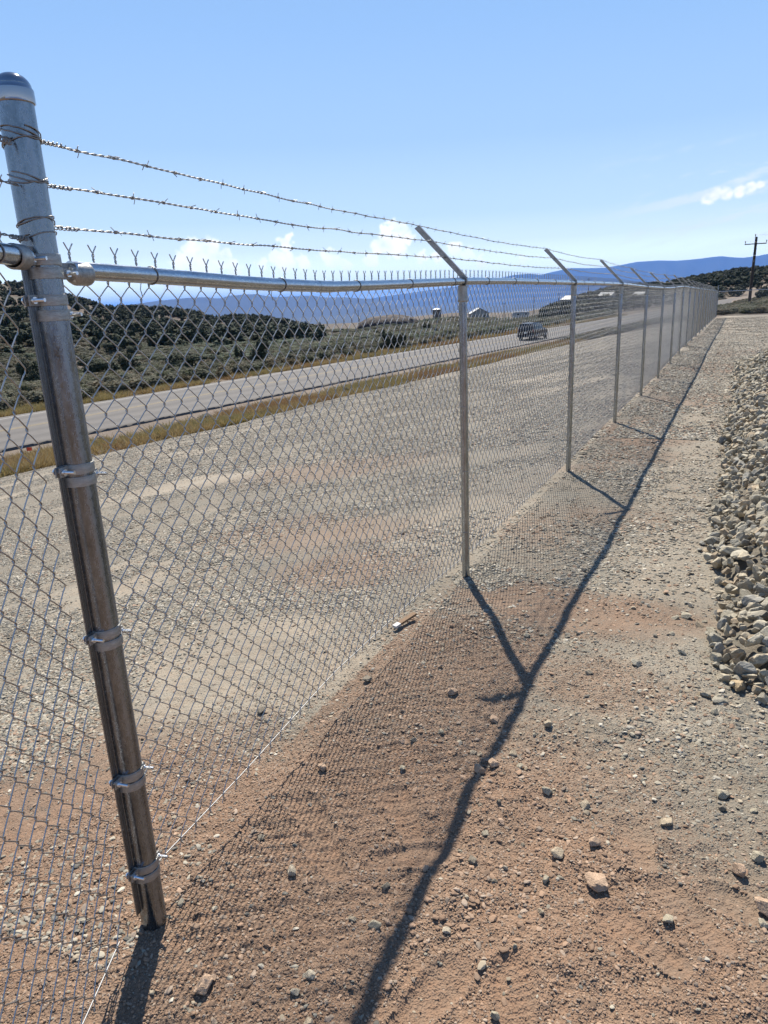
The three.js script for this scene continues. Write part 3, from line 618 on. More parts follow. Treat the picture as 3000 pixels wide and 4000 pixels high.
scatter('pebbles', 'small pebbles and clods strewn over the soil', pebbleGeos, 17000, 302, (r) => {
  const x = -3 + r() * 3.8, z = -.6 - r() * 6, s = soilAt(x, z), clump = sstep(-.02, .30, fbm(x * 2.4, z * 2.4, 41.1, 2)); if (r() > (.08 + .92 * clump) * (1 - .55 * s.crust) || onPrint(x, z)) return null;
  return { x, z, size: .003 + .0065 * Math.pow(r(), 3.4), c: toneOf(r, .3 + .66 * s.red) };
});
scatter('gravel', 'crushed grey gravel covering the yard', chipGeos, 400000, 303, (r) => {
  const q = Math.pow(r(), 2.1) * 32, z = -1 - q, x = r() < .3 ? FX + .1 + r() * 2.0 : FX + .1 - r() * (1.6 + q * 1.35); if (x < -9 && inYard(x, z) < .3) return null;
  if (x > FX && r() > .25 + .75 * sstep(2, 7, q)) return null;
  const s = soilAt(x, z); if (r() > (1 - .90 * s.crust) * (1 - .972 * s.red)) return null;
  const band = sstep(-.28, .22, fbm(x * .9 + z * .25, z * .7, 44.1, 2)); if (r() > .12 + .88 * band) return null;
  return { x, z, size: (.0034 + .0105 * Math.pow(r(), 2.6)) * (.75 + .5 * band) * (.78 + Math.min(q, 22) * .058), c: toneOf(r, .08 + .3 * s.red) };
});
scatter('gravel', 'coarser gravel strewn farther along the yard', chipGeos, 60000, 305, (r) => {
  const q = 9 + Math.pow(r(), 1.5) * 48, z = -q, right = r() < .4, x = right ? FX + .1 + r() * (1.6 + q * .06) : FX - r() * (3 + q * .7); if (x < -9 && inYard(x, z) < .3) return null;
  const n = fbm(x * .9, z * .9, 47.1, 2); if (r() > sstep(-.3, .3, n)) return null;
  return { x, z, size: .010 + .017 * Math.pow(r(), 2.2) + q * .0002, c: toneOf(r, .1) };
});
scatter('gravel', 'loose grey gravel at the foot of a line post', chipGeos, 900, 304, (r) => { const a = r() * 6.283, d = Math.sqrt(r()) * .26; return { x: FX + .10 + Math.cos(a) * d * .9, z: -4.12 + Math.sin(a) * d, size: .007 + .009 * r() * r(), c: toneOf(r, .02) }; });
console.log('gravel done');
// loose stones one can pick out
const looseGeos = [0, 1, 2, 3, 4, 5, 6, 7].map((k) => stoneGeometry(400 + k * 3, 4, 11, .95));
const looseMat = { pink: [.60, .43, .31], grey: [.54, .485, .375], tan: [.60, .50, .37], dark: [.31, .27, .215], pale: [.66, .58, .46] };
for (const k in looseMat) { const m = M.rock.clone(); m.color = col(looseMat[k][0] * .78, looseMat[k][1] * .76, looseMat[k][2] * .72); looseMat[k] = m; }
const loose = [ // x, z, half size, kind, label
  [-1.29, -1.98, .034, 'pink', 'rounded pink stone lying alone inside the mesh shadow'], [-1.01, -2.66, .037, 'pink', 'pinkish round stone beside the mesh shadow, shaded underneath'],
  [-.565, -2.58, .034, 'tan', 'angular tan stone sitting on a few chips past the rail shadow'], [-.685, -2.22, .038, 'pink', 'flat pale pink stone where the rail shadow crosses it'],
  [-.725, -2.17, .036, 'pink', 'larger rounded pink stone against the flat one in the rail shadow'], [-1.01, -2.1, .017, 'grey', 'small upright grey stone in the mesh shadow'],
  [-1.12, -1.06, .044, 'pink', 'lumpy pinkish stone near the shadow of the corner post'], [-1.3, -1.58, .022, 'dark', 'small dark stone close to the fence foot'],
  [-.37, -1.87, .036, 'tan', 'long tan stone half sunk in the dug soil'], [-.27, -1.95, .03, 'pink', 'flat pink slab of stone with a sunlit top'], [.15, -2.02, .04, 'pink', 'long smooth pink stone beside a grey one'],
  [.2, -2.1, .034, 'grey', 'bluish grey stone near the long pink one'], [.22, -1.9, .05, 'pink', 'broad pink stone at the edge of the trampled soil'], [-.24, -1.8, .045, 'pink', 'heap-topping pink stone by the boot print'],
  [-.82, -1.55, .022, 'dark', 'dark knobbly stone inside the loose soil'], [-1.43, -2.64, .034, 'dark', 'dark lumpy stone just outside the fence wire'], [-1.79, -2.27, .034, 'dark', 'dark clod on the pale crust behind the mesh'],
  [.1, -2.4, .034, 'grey', 'slaty grey stone standing on edge near the rock pile'], [.1, -2.32, .022, 'dark', 'small dark chip under the slaty stone'], [.21, -1.84, .026, 'grey', 'pale grey pebble by the broad pink stone'],
  [-1.11, -1.48, .028, 'pale', 'whitish stone between the mesh shadow and the rail shadow'], [-.61, -1.75, .02, 'dark', 'dark stone at the edge of the rail shadow'], [-.88, -1.14, .02, 'pale', 'pale stone low in the loose soil'],
  [-.79, -3.4, .018, 'dark', 'dark stone inside the crossing of the two shadows'], [-.24, -4.17, .03, 'pink', 'rusty pink stone on the packed gravel'], [-.95, -2.36, .02, 'grey', 'grey stone with a flat face near the mesh shadow'],
  [-.52, -2.52, .016, 'pale', 'pale chip leaning against the angular tan stone'], [-.60, -2.50, .014, 'grey', 'grey chip in front of the angular tan stone'],
];
for (const [x, z, s, kind, label] of loose) {
  const g = looseGeos[loose.findIndex((l) => l[4] === label) % looseGeos.length], m = single('loose_stone', g, looseMat[kind], label, 'stone', 'loose stones on the yard');
  const k = s * .62; m.scale.set(k * 1.1, k * .95, k); m.rotation.y = x * 37 + z * 11; m.position.set(x, yardY(x, z) + s * .38, z);
}
{
  const r = rng(77), kinds = ['pink', 'grey', 'tan', 'dark', 'pale'], words = { pink: 'small pinkish stone lying loose on the soil', grey: 'small grey stone lying loose on the soil', tan: 'small tan stone lying loose on the soil', dark: 'small dark stone lying loose on the soil', pale: 'small pale stone lying loose on the soil' };
  for (let k = 0; k < 130;) {
    const x = -1.35 + r() * 1.65, z = -1.0 - Math.pow(r(), 1.3) * 3.4, y = yardY(x, z); if (!inView(x, y, z, .05) || onPrint(x, z) || loose.some((l) => Math.hypot(l[0] - x, l[1] - z) < l[2] * 1.6)) continue;
    const heap = Math.hypot((x + .55) / .35, (z + 2.0) / .35) < 1 || Math.hypot((x + .25) / .2, (z + 1.85) / .2) < 1; if (!heap && r() < .45) continue;
    const kind = kinds[Math.floor(Math.pow(r(), 1.1) * 5)], s = .007 + .013 * Math.pow(r(), 2.4), m = single('loose_stone', looseGeos[k % 8], looseMat[kind], words[kind], 'stone', `small ${kind} stones on the yard`);
    m.scale.set(s * 1.15, s, s * .95); m.rotation.set(r() - .5, r() * 6.28, r() - .5); m.position.set(x, y + s * .4, z); k++;
  }
}
// ------------------------------------------------------------------ the rock pile
const pileH = (x, z) => {
  const edge = -.05 + .05 * sstep(-5.5, -3.6, z) + .06 * noise(z * .7, 3.3) + .05 * noise(z * 2.3, 1.7) + .16 * sstep(-3.2, -2.85, z) + .05 * sstep(-6, -14, z);
  const a = Math.pow(clamp((x - edge) / 1.75), .85), ends = sstep(-2.78, -3.7, z) * sstep(-21, -17.5, z), back = 1 - sstep(2.4, 4.4, x);
  return Math.min(a, back) * .95 * ends * (1 + .22 * fbm(x * 1.1, z * .8, 55.5, 3)) - .02 * (1 - ends);
};
{
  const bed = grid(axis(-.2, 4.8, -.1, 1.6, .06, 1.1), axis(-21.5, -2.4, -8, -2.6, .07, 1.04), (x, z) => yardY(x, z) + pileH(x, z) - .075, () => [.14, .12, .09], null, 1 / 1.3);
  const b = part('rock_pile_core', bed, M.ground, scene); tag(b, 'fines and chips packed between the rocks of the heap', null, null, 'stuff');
  const geos = []; for (let k = 0; k < 12; k++) geos.push(stoneGeometry(600 + k * 5, 5, 9 + k % 4, .86));
  const small = []; for (let k = 0; k < 6; k++) small.push(stoneGeometry(700 + k * 5, 2, 10, .86));
  const r = rng(909), list = [];
  for (let pass = 0; pass < 2; pass++) for (let z = -2.62; z > -20.5;) {
    const step = .058 + .0042 * Math.min(8, -z - 2.6);
    for (let x = -.02; x < 2.6; x += step) {
      const px = x + (r() - .5) * step * .9, pz = z + (r() - .5) * step * .9, h = pileH(px, pz); if (h < .012 + .02 * r() || pass && r() < .45) continue;
      const big = Math.pow(r(), 2.4), s = (.022 + .038 * big) * (1 + .03 * Math.min(8, -z - 2.6) * .5) * (pass ? .8 : 1), y = yardY(px, pz) + h - s * (.15 - pass * .45);
      if (!inView(px, y, pz, .3)) continue;
      list.push({ x: px, y, z: pz, s, d: Math.hypot(px, y - 1.72, pz), q: new THREE.Quaternion().setFromEuler(new THREE.Euler(r() * 6.28, r() * 6.28, r() * 6.28)), tone: Math.floor(r() * 7), g: Math.floor(r() * 12), f: [.85 + r() * .35, .75 + r() * .35, .85 + r() * .35] });
    }
    z -= step;
  }
  for (let k = 0; k < 150; k++) {   // strays rolled off the heap
    const z = -2.9 - Math.pow(r(), 1.2) * 12, x = .06 - r() * r() * .42 + .06 * noise(z, 2), s = .014 + .028 * r() * r(), y = yardY(x, z) + s * .35; if (!inView(x, y, z, .1)) continue;
    list.push({ x, y, z, s, d: Math.hypot(x, y - 1.72, z), q: new THREE.Quaternion().setFromEuler(new THREE.Euler(r() - .5, r() * 6.28, r() - .5)), tone: Math.floor(r() * 7), g: Math.floor(r() * 12), f: [1.1, .75, 1] });
  }
  const shown = (o) => inView(o.x, o.y, o.z, 0) ? o.s / o.d : o.s / o.d * .2;
  list.sort((a, b) => shown(b) - shown(a));
  const rust = list.find((o) => o.z > -3.25 && o.x > .08 && o.s > .045) ?? list[3];
  list.slice(0, 300).forEach((o) => {
    const m = o === rust ? single('pile_rock', geos[o.g], M.rustRock, 'rust stained ochre rock at the near foot of the rock pile', 'rock')
      : single('pile_rock', geos[o.g], M.rocks[o.tone], 'angular grey tan quarry rock lying in the long rock pile', 'rock', 'rocks of the quarry rock pile');
    m.position.set(o.x, o.y, o.z); m.quaternion.copy(o.q); m.scale.set(o.s * o.f[0], o.s * o.f[1], o.s * o.f[2]);
  });
  const rest = list.slice(300), by = small.map(() => []); rest.forEach((o) => by[o.g % 6].push(o));
  by.forEach((l, k) => {
    const im = shade(new THREE.InstancedMesh(small[k], M.rock, l.length)); im.name = numbered('rock_rubble'); tag(im, 'the many smaller and farther rocks of the heap', null, null, 'stuff');
    l.forEach((o, i) => { im.setMatrixAt(i, new THREE.Matrix4().compose(V(o.x, o.y, o.z), o.q, V(o.s * o.f[0], o.s * o.f[1], o.s * o.f[2]))); const c = rockTones[o.tone]; im.setColorAt(i, new THREE.Color().setRGB(...c)); }); scene.add(im);
  });
  console.log('pile rocks', list.length);
}

// ------------------------------------------------------------------ plants
function leafCloud(seed, lobes, count, leaf, tone, spread, up = .3) {   // small leaf faces through the volume of several lobes
  const r = rng(seed), pos = [], nor = [], cl = [], n = V(0, 0, 0), a = V(0, 0, 0), b = V(0, 0, 0), c = V(0, 0, 0);
  for (let k = 0; k < count; k++) {
    const L = lobes[Math.floor(r() * lobes.length)]; let x, y, z, d; do { x = r() * 2 - 1; y = r() * 2 - 1; z = r() * 2 - 1; d = x * x + y * y + z * z; } while (d > 1 || d < spread);
    c.set(L[0] + x * L[3], L[1] + y * L[4], L[2] + z * L[3]); if (c.y < .02) c.y = .02 + r() * .05;
    n.set(x + (r() - .5), y + up + (r() - .5), z + (r() - .5)).normalize(); a.set(r() - .5, r() - .5, r() - .5).cross(n).normalize(); b.crossVectors(n, a);
    const s = leaf * (.6 + r() * .8), t = 1.6 * s, v = .65 + r() * .7, tn = tone[Math.floor(r() * tone.length)];
    const q = [[-1, -.7], [1, -.7], [.2, 1.1]]; for (const [u, w] of q) { pos.push(c.x + a.x * u * s + b.x * w * t, c.y + a.y * u * s + b.y * w * t, c.z + a.z * u * s + b.z * w * t); nor.push(n.x, n.y, n.z); cl.push(tn[0] * v, tn[1] * v, tn[2] * v); }
  }
  const g = new THREE.BufferGeometry(); g.setAttribute('position', new THREE.Float32BufferAttribute(pos, 3)); g.setAttribute('normal', new THREE.Float32BufferAttribute(nor, 3)); g.setAttribute('color', new THREE.Float32BufferAttribute(cl, 3)); return g;
}
const J_TONE = [[.026, .033, .015], [.034, .042, .019], [.019, .026, .012], [.042, .048, .023]];
function juniperParts(seed, full) {
  const r = rng(seed), lobes = [[0, .52, 0, .36, .44]]; const n = full ? 9 : 5;
  for (let k = 0; k < n; k++) { const a = r() * 6.283, d = .18 + r() * .24, h = .22 + r() * .55; lobes.push([Math.cos(a) * d, h, Math.sin(a) * d, .16 + r() * .14 - h * .04, .16 + r() * .14]); }
  const crown = leafCloud(seed + 1, lobes, full ? 2600 : 260, full ? .026 : .075, J_TONE, .35);
  const tr = [tube([V(0, -.08, 0), V(.01, .18, .01), V(-.02, .42, .02), V(.01, .72, 0)], [.055, .045, .03, .008], 6)];
  if (full) for (let k = 0; k < 4; k++) { const a = r() * 6.28, l = .3 + r() * .1; tr.push(tube([V(0, .12 + k * .08, 0), V(Math.cos(a) * l * .5, .24 + k * .09, Math.sin(a) * l * .5), V(Math.cos(a) * l, .34 + k * .1, Math.sin(a) * l)], [.022, .014, .005], 5)); }
  return [crown, merge(tr)];
}
const jFull = [1, 2, 3].map((k) => juniperParts(1000 + k * 10, true)), jSmall = [1, 2, 3, 4].map((k) => juniperParts(1100 + k * 10, false));
function juniper(kind, x, z, w, h, turn, label, group) {
  const t = thing('juniper_tree', label, 'tree', [x, landY(x, z) - .05, z], turn, group); t.scale.set(w, h, w);
  part('crown', kind[0], M.needle, t); part('trunk', kind[1], M.bark, t); return t;
}
const nearJunipers = [
  [-50.3, -39.5, 2.0, 2.6, 'tall dark juniper partly behind the corner post across the road'], [-50.7, -47.2, 2.9, 2.0, 'broad low juniper in the roadside clump across the road'], [-51.4, -51.3, 2.0, 2.2, 'rounded juniper closing the roadside clump across the road'],
  [-38.1, -43.1, 2.8, 1.9, 'wide juniper standing by itself close to the road edge'], [-42.4, -52.0, 2.2, 1.4, 'squat dark juniper among the sage near the road'], [-42.9, -56.9, 1.1, 1.8, 'narrow juniper beside the lone upright one'],
  [-38.8, -54.5, 2.0, 2.3, 'lone upright juniper on the brushy flat across the road'], [-33.5, -59.0, 2.6, 1.2, 'low spreading dark juniper at the foot of the road bank'], [-30.9, -65.1, 1.7, 2.0, 'taller half of the two humped juniper at the road edge'], [-30.2, -66.2, 1.5, 1.7, 'lower half of the two humped juniper at the road edge'],
  [-59.0, -115.1, 1.7, 1.1, 'small juniper far out on the flat before the earth bank'], [-57.0, -137.9, 2.2, 1.8, 'dark juniper on the slope below the water tank'], [-91.4, -88.1, 3.4, 2.4, 'juniper deep in the green brush below the hill'], [-84.9, -85.6, 2.5, 1.9, 'rounded juniper in the green brush below the hill'],
  [-78, -66, 3.2, 2.4, 'juniper in the brush below the steep hillside'], [-66, -60, 2.8, 2.0, 'dark juniper farther back in the green brush'], [6.4, -86, 3.2, 2.4, 'dark shrubby juniper near the utility pole']];
nearJunipers.forEach(([x, z, w, h, label], k) => juniper(jFull[k % 3], x, z, w, h, k * 1.7, label));
{
  const r = rng(1200), pts = [];
  for (let k = 0; k < 16000 && pts.length < 3500; k++) {
    const az = r() < .50 ? lerp(-59, -30.5, r()) : lerp(-13.5, 7, r()), d = table(HILLD, az), rad = d * lerp(az < -20 ? .25 : .36, 1.04, Math.pow(r(), .9)), x = rad * Math.sin(az * D2R), z = -rad * Math.cos(az * D2R);
    if (Math.abs(roadOff(x, z)) < 8 && rad < 300 || rad < (az < -20 ? 112 : 165)) continue;
    const cover = fbm(x * .02, z * .02, 66.1, 3); if (r() > .50 + cover * 2.2) continue;
    pts.push({ x, z, rad, az, w: 1.8 + r() * 2.2, h: 1.6 + r() * 1.8, t: r() * 6.28, k: Math.floor(r() * 4) });
  }
  pts.sort((a, b) => b.h / b.rad - a.h / a.rad);
  pts.slice(0, 270).forEach((p) => juniper(jSmall[p.k], p.x, p.z, p.w, p.h, p.t, p.az < -20 ? 'dark juniper dotting the brushy hillside across the road' : 'dark juniper dotting the low hill behind the utility pole', p.az < -20 ? 'junipers on the hillside across the road' : 'junipers on the hill behind the utility pole'));
  const rest = pts.slice(270);
  jSmall.forEach(([crown], k) => {
    const l = rest.filter((p) => p.k === k), im = shade(new THREE.InstancedMesh(crown, M.needle, l.length)); im.name = numbered('juniper_woodland'); tag(im, 'scattered juniper woodland on the far hillsides', null, null, 'stuff');
    l.forEach((p, i) => im.setMatrixAt(i, new THREE.Matrix4().compose(V(p.x, landY(p.x, p.z) - .1, p.z), new THREE.Quaternion().setFromAxisAngle(V(0, 1, 0), p.t), V(p.w, p.h, p.w)))); scene.add(im);
  });
}
// sagebrush
const sageTones = [[[0.086, 0.084, 0.051], [0.066, 0.066, 0.038], [0.106, 0.100, 0.065]], [[0.056, 0.064, 0.026], [0.043, 0.050, 0.021], [0.073, 0.078, 0.035]], [[0.112, 0.089, 0.046], [0.086, 0.066, 0.034], [0.139, 0.112, 0.059]], [[0.099, 0.122, 0.073], [0.076, 0.096, 0.056], [0.122, 0.142, 0.092]]];
const sageGeos = sageTones.map((t, k) => { const r = rng(1300 + k), L = []; for (let i = 0; i < 6; i++) { const a = r() * 6.28, d = r() * .32; L.push([Math.cos(a) * d, .28 + r() * .2, Math.sin(a) * d, .2 + r() * .1, .24 + r() * .12]); } return leafCloud(1310 + k, L, 420, .035, t, .1, .8); });
const sageWords = ['grey green sagebrush clump on the flat across the road', 'darker green brush clump on the flat across the road', 'straw coloured dry brush clump on the flat across the road', 'pale green rabbitbrush clump on the flat across the road'];
{
  const r = rng(1400), pts = [];
  for (let k = 0; k < 80000 && pts.length < 10000; k++) {
    const az = lerp(-60, -8, r()), rad = lerp(34, az > -31.5 ? 340 : 240, Math.pow(r(), 1.2)), x = rad * Math.sin(az * D2R), z = -rad * Math.cos(az * D2R), s = roadOff(x, z); if (s > -6.8) continue;
    const n = fbm(x * .035, z * .035, 71.1, 3); if (r() > .56 + 1.5 * n) continue;
    const green = sstep(.0, .25, fbm(x * .02 + 4, z * .05, 73.1, 3) + (rad > 80 ? .08 : -.1)); const kind = r() < green * .8 ? (r() < .6 ? 3 : 1) : r() < .6 ? 0 : r() < .5 ? 2 : 1;
    pts.push({ x, z, rad, w: (.8 + r() * 1.2) * (1 + sstep(70, 160, rad) * .8), h: .55 + r() * .8, t: r() * 6.28, kind });
  }
  pts.sort((a, b) => b.h / b.rad - a.h / a.rad);
  const put = (p, name, label, group) => { const m = single(name, sageGeos[p.kind], M.leaf, label, 'shrub', group); m.position.set(p.x, (p.y ?? landY(p.x, p.z)) - .04, p.z); m.rotation.y = p.t; m.scale.set(p.w, p.h, p.w); };
  pts.slice(0, 250).forEach((p) => put(p, 'sagebrush', sageWords[p.kind], `brush clumps across the road, kind ${'abcd'[p.kind]}`.replace(/, kind .$/, [' grey green', ' dark green', ' straw coloured', ' pale green'][p.kind])));
  const rest = pts.slice(250);
  sageGeos.forEach((g, k) => { const l = rest.filter((p) => p.kind === k), im = shade(new THREE.InstancedMesh(g, M.leaf, l.length)); im.name = numbered('sagebrush_flat'); tag(im, 'low brush covering the flat across the road', null, null, 'stuff');
    l.forEach((p, i) => im.setMatrixAt(i, new THREE.Matrix4().compose(V(p.x, landY(p.x, p.z) - .04, p.z), new THREE.Quaternion().setFromAxisAngle(V(0, 1, 0), p.t), V(p.w, p.h, p.w)))); scene.add(im); });
  // round the utility pole, behind the far fence
  for (let k = 0; k < 80; k++) { const z = -65.5 - Math.pow(r(), 1.3) * 60, x = -4 + r() * (9 + (-z - 66) * .06); put({ x, z, w: .9 + r() * 1.1, h: .5 + r() * .6, t: r() * 6.28, kind: [0, 2, 1, 0][Math.floor(r() * 4)] }, 'sagebrush', 'brush clump behind the far fence near the utility pole', 'brush clumps by the utility pole'); }
  {
    const lists = sageGeos.map(() => []);
    for (let k = 0; k < 8000; k++) { const z = -66 - Math.pow(r(), 1.2) * 270, x = -14 + r() * (22 - z * .06), s = roadOff(x, z); if (Math.abs(s) < 4.9 || s < -30 || z > -150 && s < 6 || !inView(x, landY(x, z), z, .15) || fbm(x * .15, z * .12, 77.7, 3) + r() * .3 < .06) continue; const w = .7 + r() * 1.3; lists[[0, 2, 1, 2, 0][Math.floor(r() * 5)]].push(new THREE.Matrix4().compose(V(x, landY(x, z) - .05, z), new THREE.Quaternion().setFromAxisAngle(V(0, 1, 0), r() * 6.28), V(w, .35 + r() * .55, w))); }
    lists.forEach((l, k) => { if (!l.length) return; const im = shade(new THREE.InstancedMesh(sageGeos[k], M.leaf, l.length)); l.forEach((m, i) => im.setMatrixAt(i, m)); im.name = numbered('brush_cover'); tag(im, 'low brush covering the ground behind the far fence', null, null, 'stuff'); scene.add(im); });
  }
  // a few on the verge of the road
  for (let k = 0; k < 26; k++) { const z = -12 - Math.pow(r(), .8) * 60, s = 6.2 + r() * 3, x = roadCentre(z) + s; put({ x, z, w: .4 + r() * .45, h: .25 + r() * .35, t: r() * 6.28, kind: r() < .5 ? 1 : 0 }, 'verge_shrub', 'low green weed clump on the verge between yard and road', 'weed clumps on the road verge'); }
}
// dry grass
{
  const tuft = (seed, tone) => { const r = rng(seed), pos = [], nor = [], cl = []; for (let k = 0; k < 26; k++) { const a = r() * 6.28, d = r() * .10, l = .12 + r() * .22, b = r() * 6.28, w = .006 + r() * .006, lean = .03 + r() * .16, x = Math.cos(a) * d, z = Math.sin(a) * d, t = tone[Math.floor(r() * tone.length)];
    pos.push(x - Math.cos(b) * w, 0, z - Math.sin(b) * w, x + Math.cos(b) * w, 0, z + Math.sin(b) * w, x + Math.cos(a) * lean, l, z + Math.sin(a) * lean); for (let i = 0; i < 3; i++) { nor.push(-Math.sin(b), .4, Math.cos(b)); cl.push(...t); } }
    const g = new THREE.BufferGeometry(); g.setAttribute('position', new THREE.Float32BufferAttribute(pos, 3)); g.setAttribute('normal', new THREE.Float32BufferAttribute(nor, 3)); g.setAttribute('color', new THREE.Float32BufferAttribute(cl, 3)); return g; };
  const kinds = [tuft(1501, [[0.245, 0.173, 0.071], [0.204, 0.139, 0.058], [0.272, 0.211, 0.102]]), tuft(1502, [[0.197, 0.156, 0.065], [0.122, 0.122, 0.044], [0.224, 0.170, 0.071]]), tuft(1503, [[0.211, 0.133, 0.058], [0.177, 0.105, 0.048]])], lists = kinds.map(() => []), r = rng(1510);
  for (let k = 0; k < 90000; k++) {
    const near = r() < .62, z = 4 - Math.pow(r(), 1.2) * 150, s = near ? 6.9 + r() * 3.4 : -5.2 - Math.pow(r(), 1.6) * 9, x = roadCentre(z) + s / .9947; if (!inView(x, landY(x, z), z, .1)) continue;
    const cover = fbm(x * .35, z * .22, 81.1, 3) + (near ? .10 - .1 * Math.abs(s - 8) * .5 : .16); if (r() > .07 + .7 * sstep(-.06, .3, cover)) continue;
    const f = fbm(x * .2, z * .2, 83.1, 2), kk = f > .08 ? 1 : f < -.14 ? 2 : 0, sc = 1.0 + r() * 1.2;
    lists[kk].push(new THREE.Matrix4().compose(V(x, landY(x, z) - .02, z), new THREE.Quaternion().setFromAxisAngle(V(0, 1, 0), r() * 6.28), V(sc * 1.5, sc * .55, sc * 1.5)));
  }
  kinds.forEach((g, k) => { const im = shade(new THREE.InstancedMesh(g, M.leaf, lists[k].length)); lists[k].forEach((m, i) => im.setMatrixAt(i, m)); im.name = numbered('dry_grass'); tag(im, 'dry straw grass on the road verges', null, null, 'stuff'); scene.add(im); });
  console.log('grass', lists.map((l) => l.length));
}

// ------------------------------------------------------------------ utility pole and its wires
{
  const X = 1.25, Z = -108, y0 = landY(X, Z), Hh = 8.5;
  const p = thing('utility_pole', 'dark wooden utility pole with one crossarm behind the far fence', 'utility pole', [X, y0, Z], 0);
  p.rotation.z = -.012;
  part('pole', tube([V(0, -.4, 0), V(0, Hh * .5, 0), V(0, Hh, 0)], [.20, .175, .145], 12), M.pole, p);
  const ca = part('crossarm', box(2.5, .11, .09, 0, Hh - .85, .2, .0), M.pole, p); ca.rotation.y = -.12;
  const ins = new THREE.LatheGeometry([[0, 0], [.03, 0], [.03, .12], [.06, .14], [.07, .2], [.045, .24], [.06, .28], [.04, .36], [0, .37]].map(([a, b]) => new THREE.Vector2(a, b)), 10), im = new THREE.MeshStandardMaterial({ color: col(.10, .075, .06), roughness: .4 });
  const heads = [[-1.2, Hh - .80, .2], [1.2, Hh - .80, .2], [-.12, Hh - .02, 0]];
  for (const [x, y, z] of heads) { const m = part('insulator', ins, im, p); m.position.set(x, y, z + (x > 0 ? .16 : x < -1 ? -.16 : 0)); }
  const brace = part('ground_wire_guard', box(.05, .3, .04, 0, Hh - 2.9, .18), new THREE.MeshStandardMaterial({ color: col(.45, .43, .4), roughness: .7 }), p);
  part('pole_band', tube([V(0, Hh - 2.25, 0), V(0, Hh - 2.2, 0)], .185, 12), M.zinc, p);
  heads.forEach(([x, y, z], k) => {
    const a = V(X + x, y0 + y + .34, Z + z), b = V(X + 46 + x * .5, y0 + y + 1.0, Z + 30), pts = []; for (let i = 0; i <= 30; i++) { const t = i / 30, q = a.clone().lerp(b, t); q.y -= 9 * t * (1 - t); pts.push(q); }
    single('power_line', tube(pts, .012, 4), M.wireDull, ['power line hanging from one end of the crossarm', 'power line hanging from the other crossarm end', 'power line hanging from the pole top'][k], 'power line', 'lines on the utility pole');
  });
  // thin poles far across the flat
  [[-14.13, 330, 8.5, 'thin far power pole standing past the house'], [-16.36, 350, 7, 'thin far power pole next to the gabled house'], [-10.17, 330, 9.5, 'thin far power pole above the tree line'], [-27.6, 420, 9, 'thin far power pole against the valley haze'], [-12.3, 350, 7, 'thin far power pole between the sheds']].forEach(([az, r, h, label]) => {
    const x = r * Math.sin(az * D2R), z = -r * Math.cos(az * D2R), t = thing('power_pole', label, 'power pole', [x, landY(x, z), z]); part('pole', tube([V(0, -.4, 0), V(0, h, 0)], [.16, .11], 8), M.pole, t); part('crossarm', box(2, .12, .12, 0, h - .6, .12), M.pole, t);
  });
}
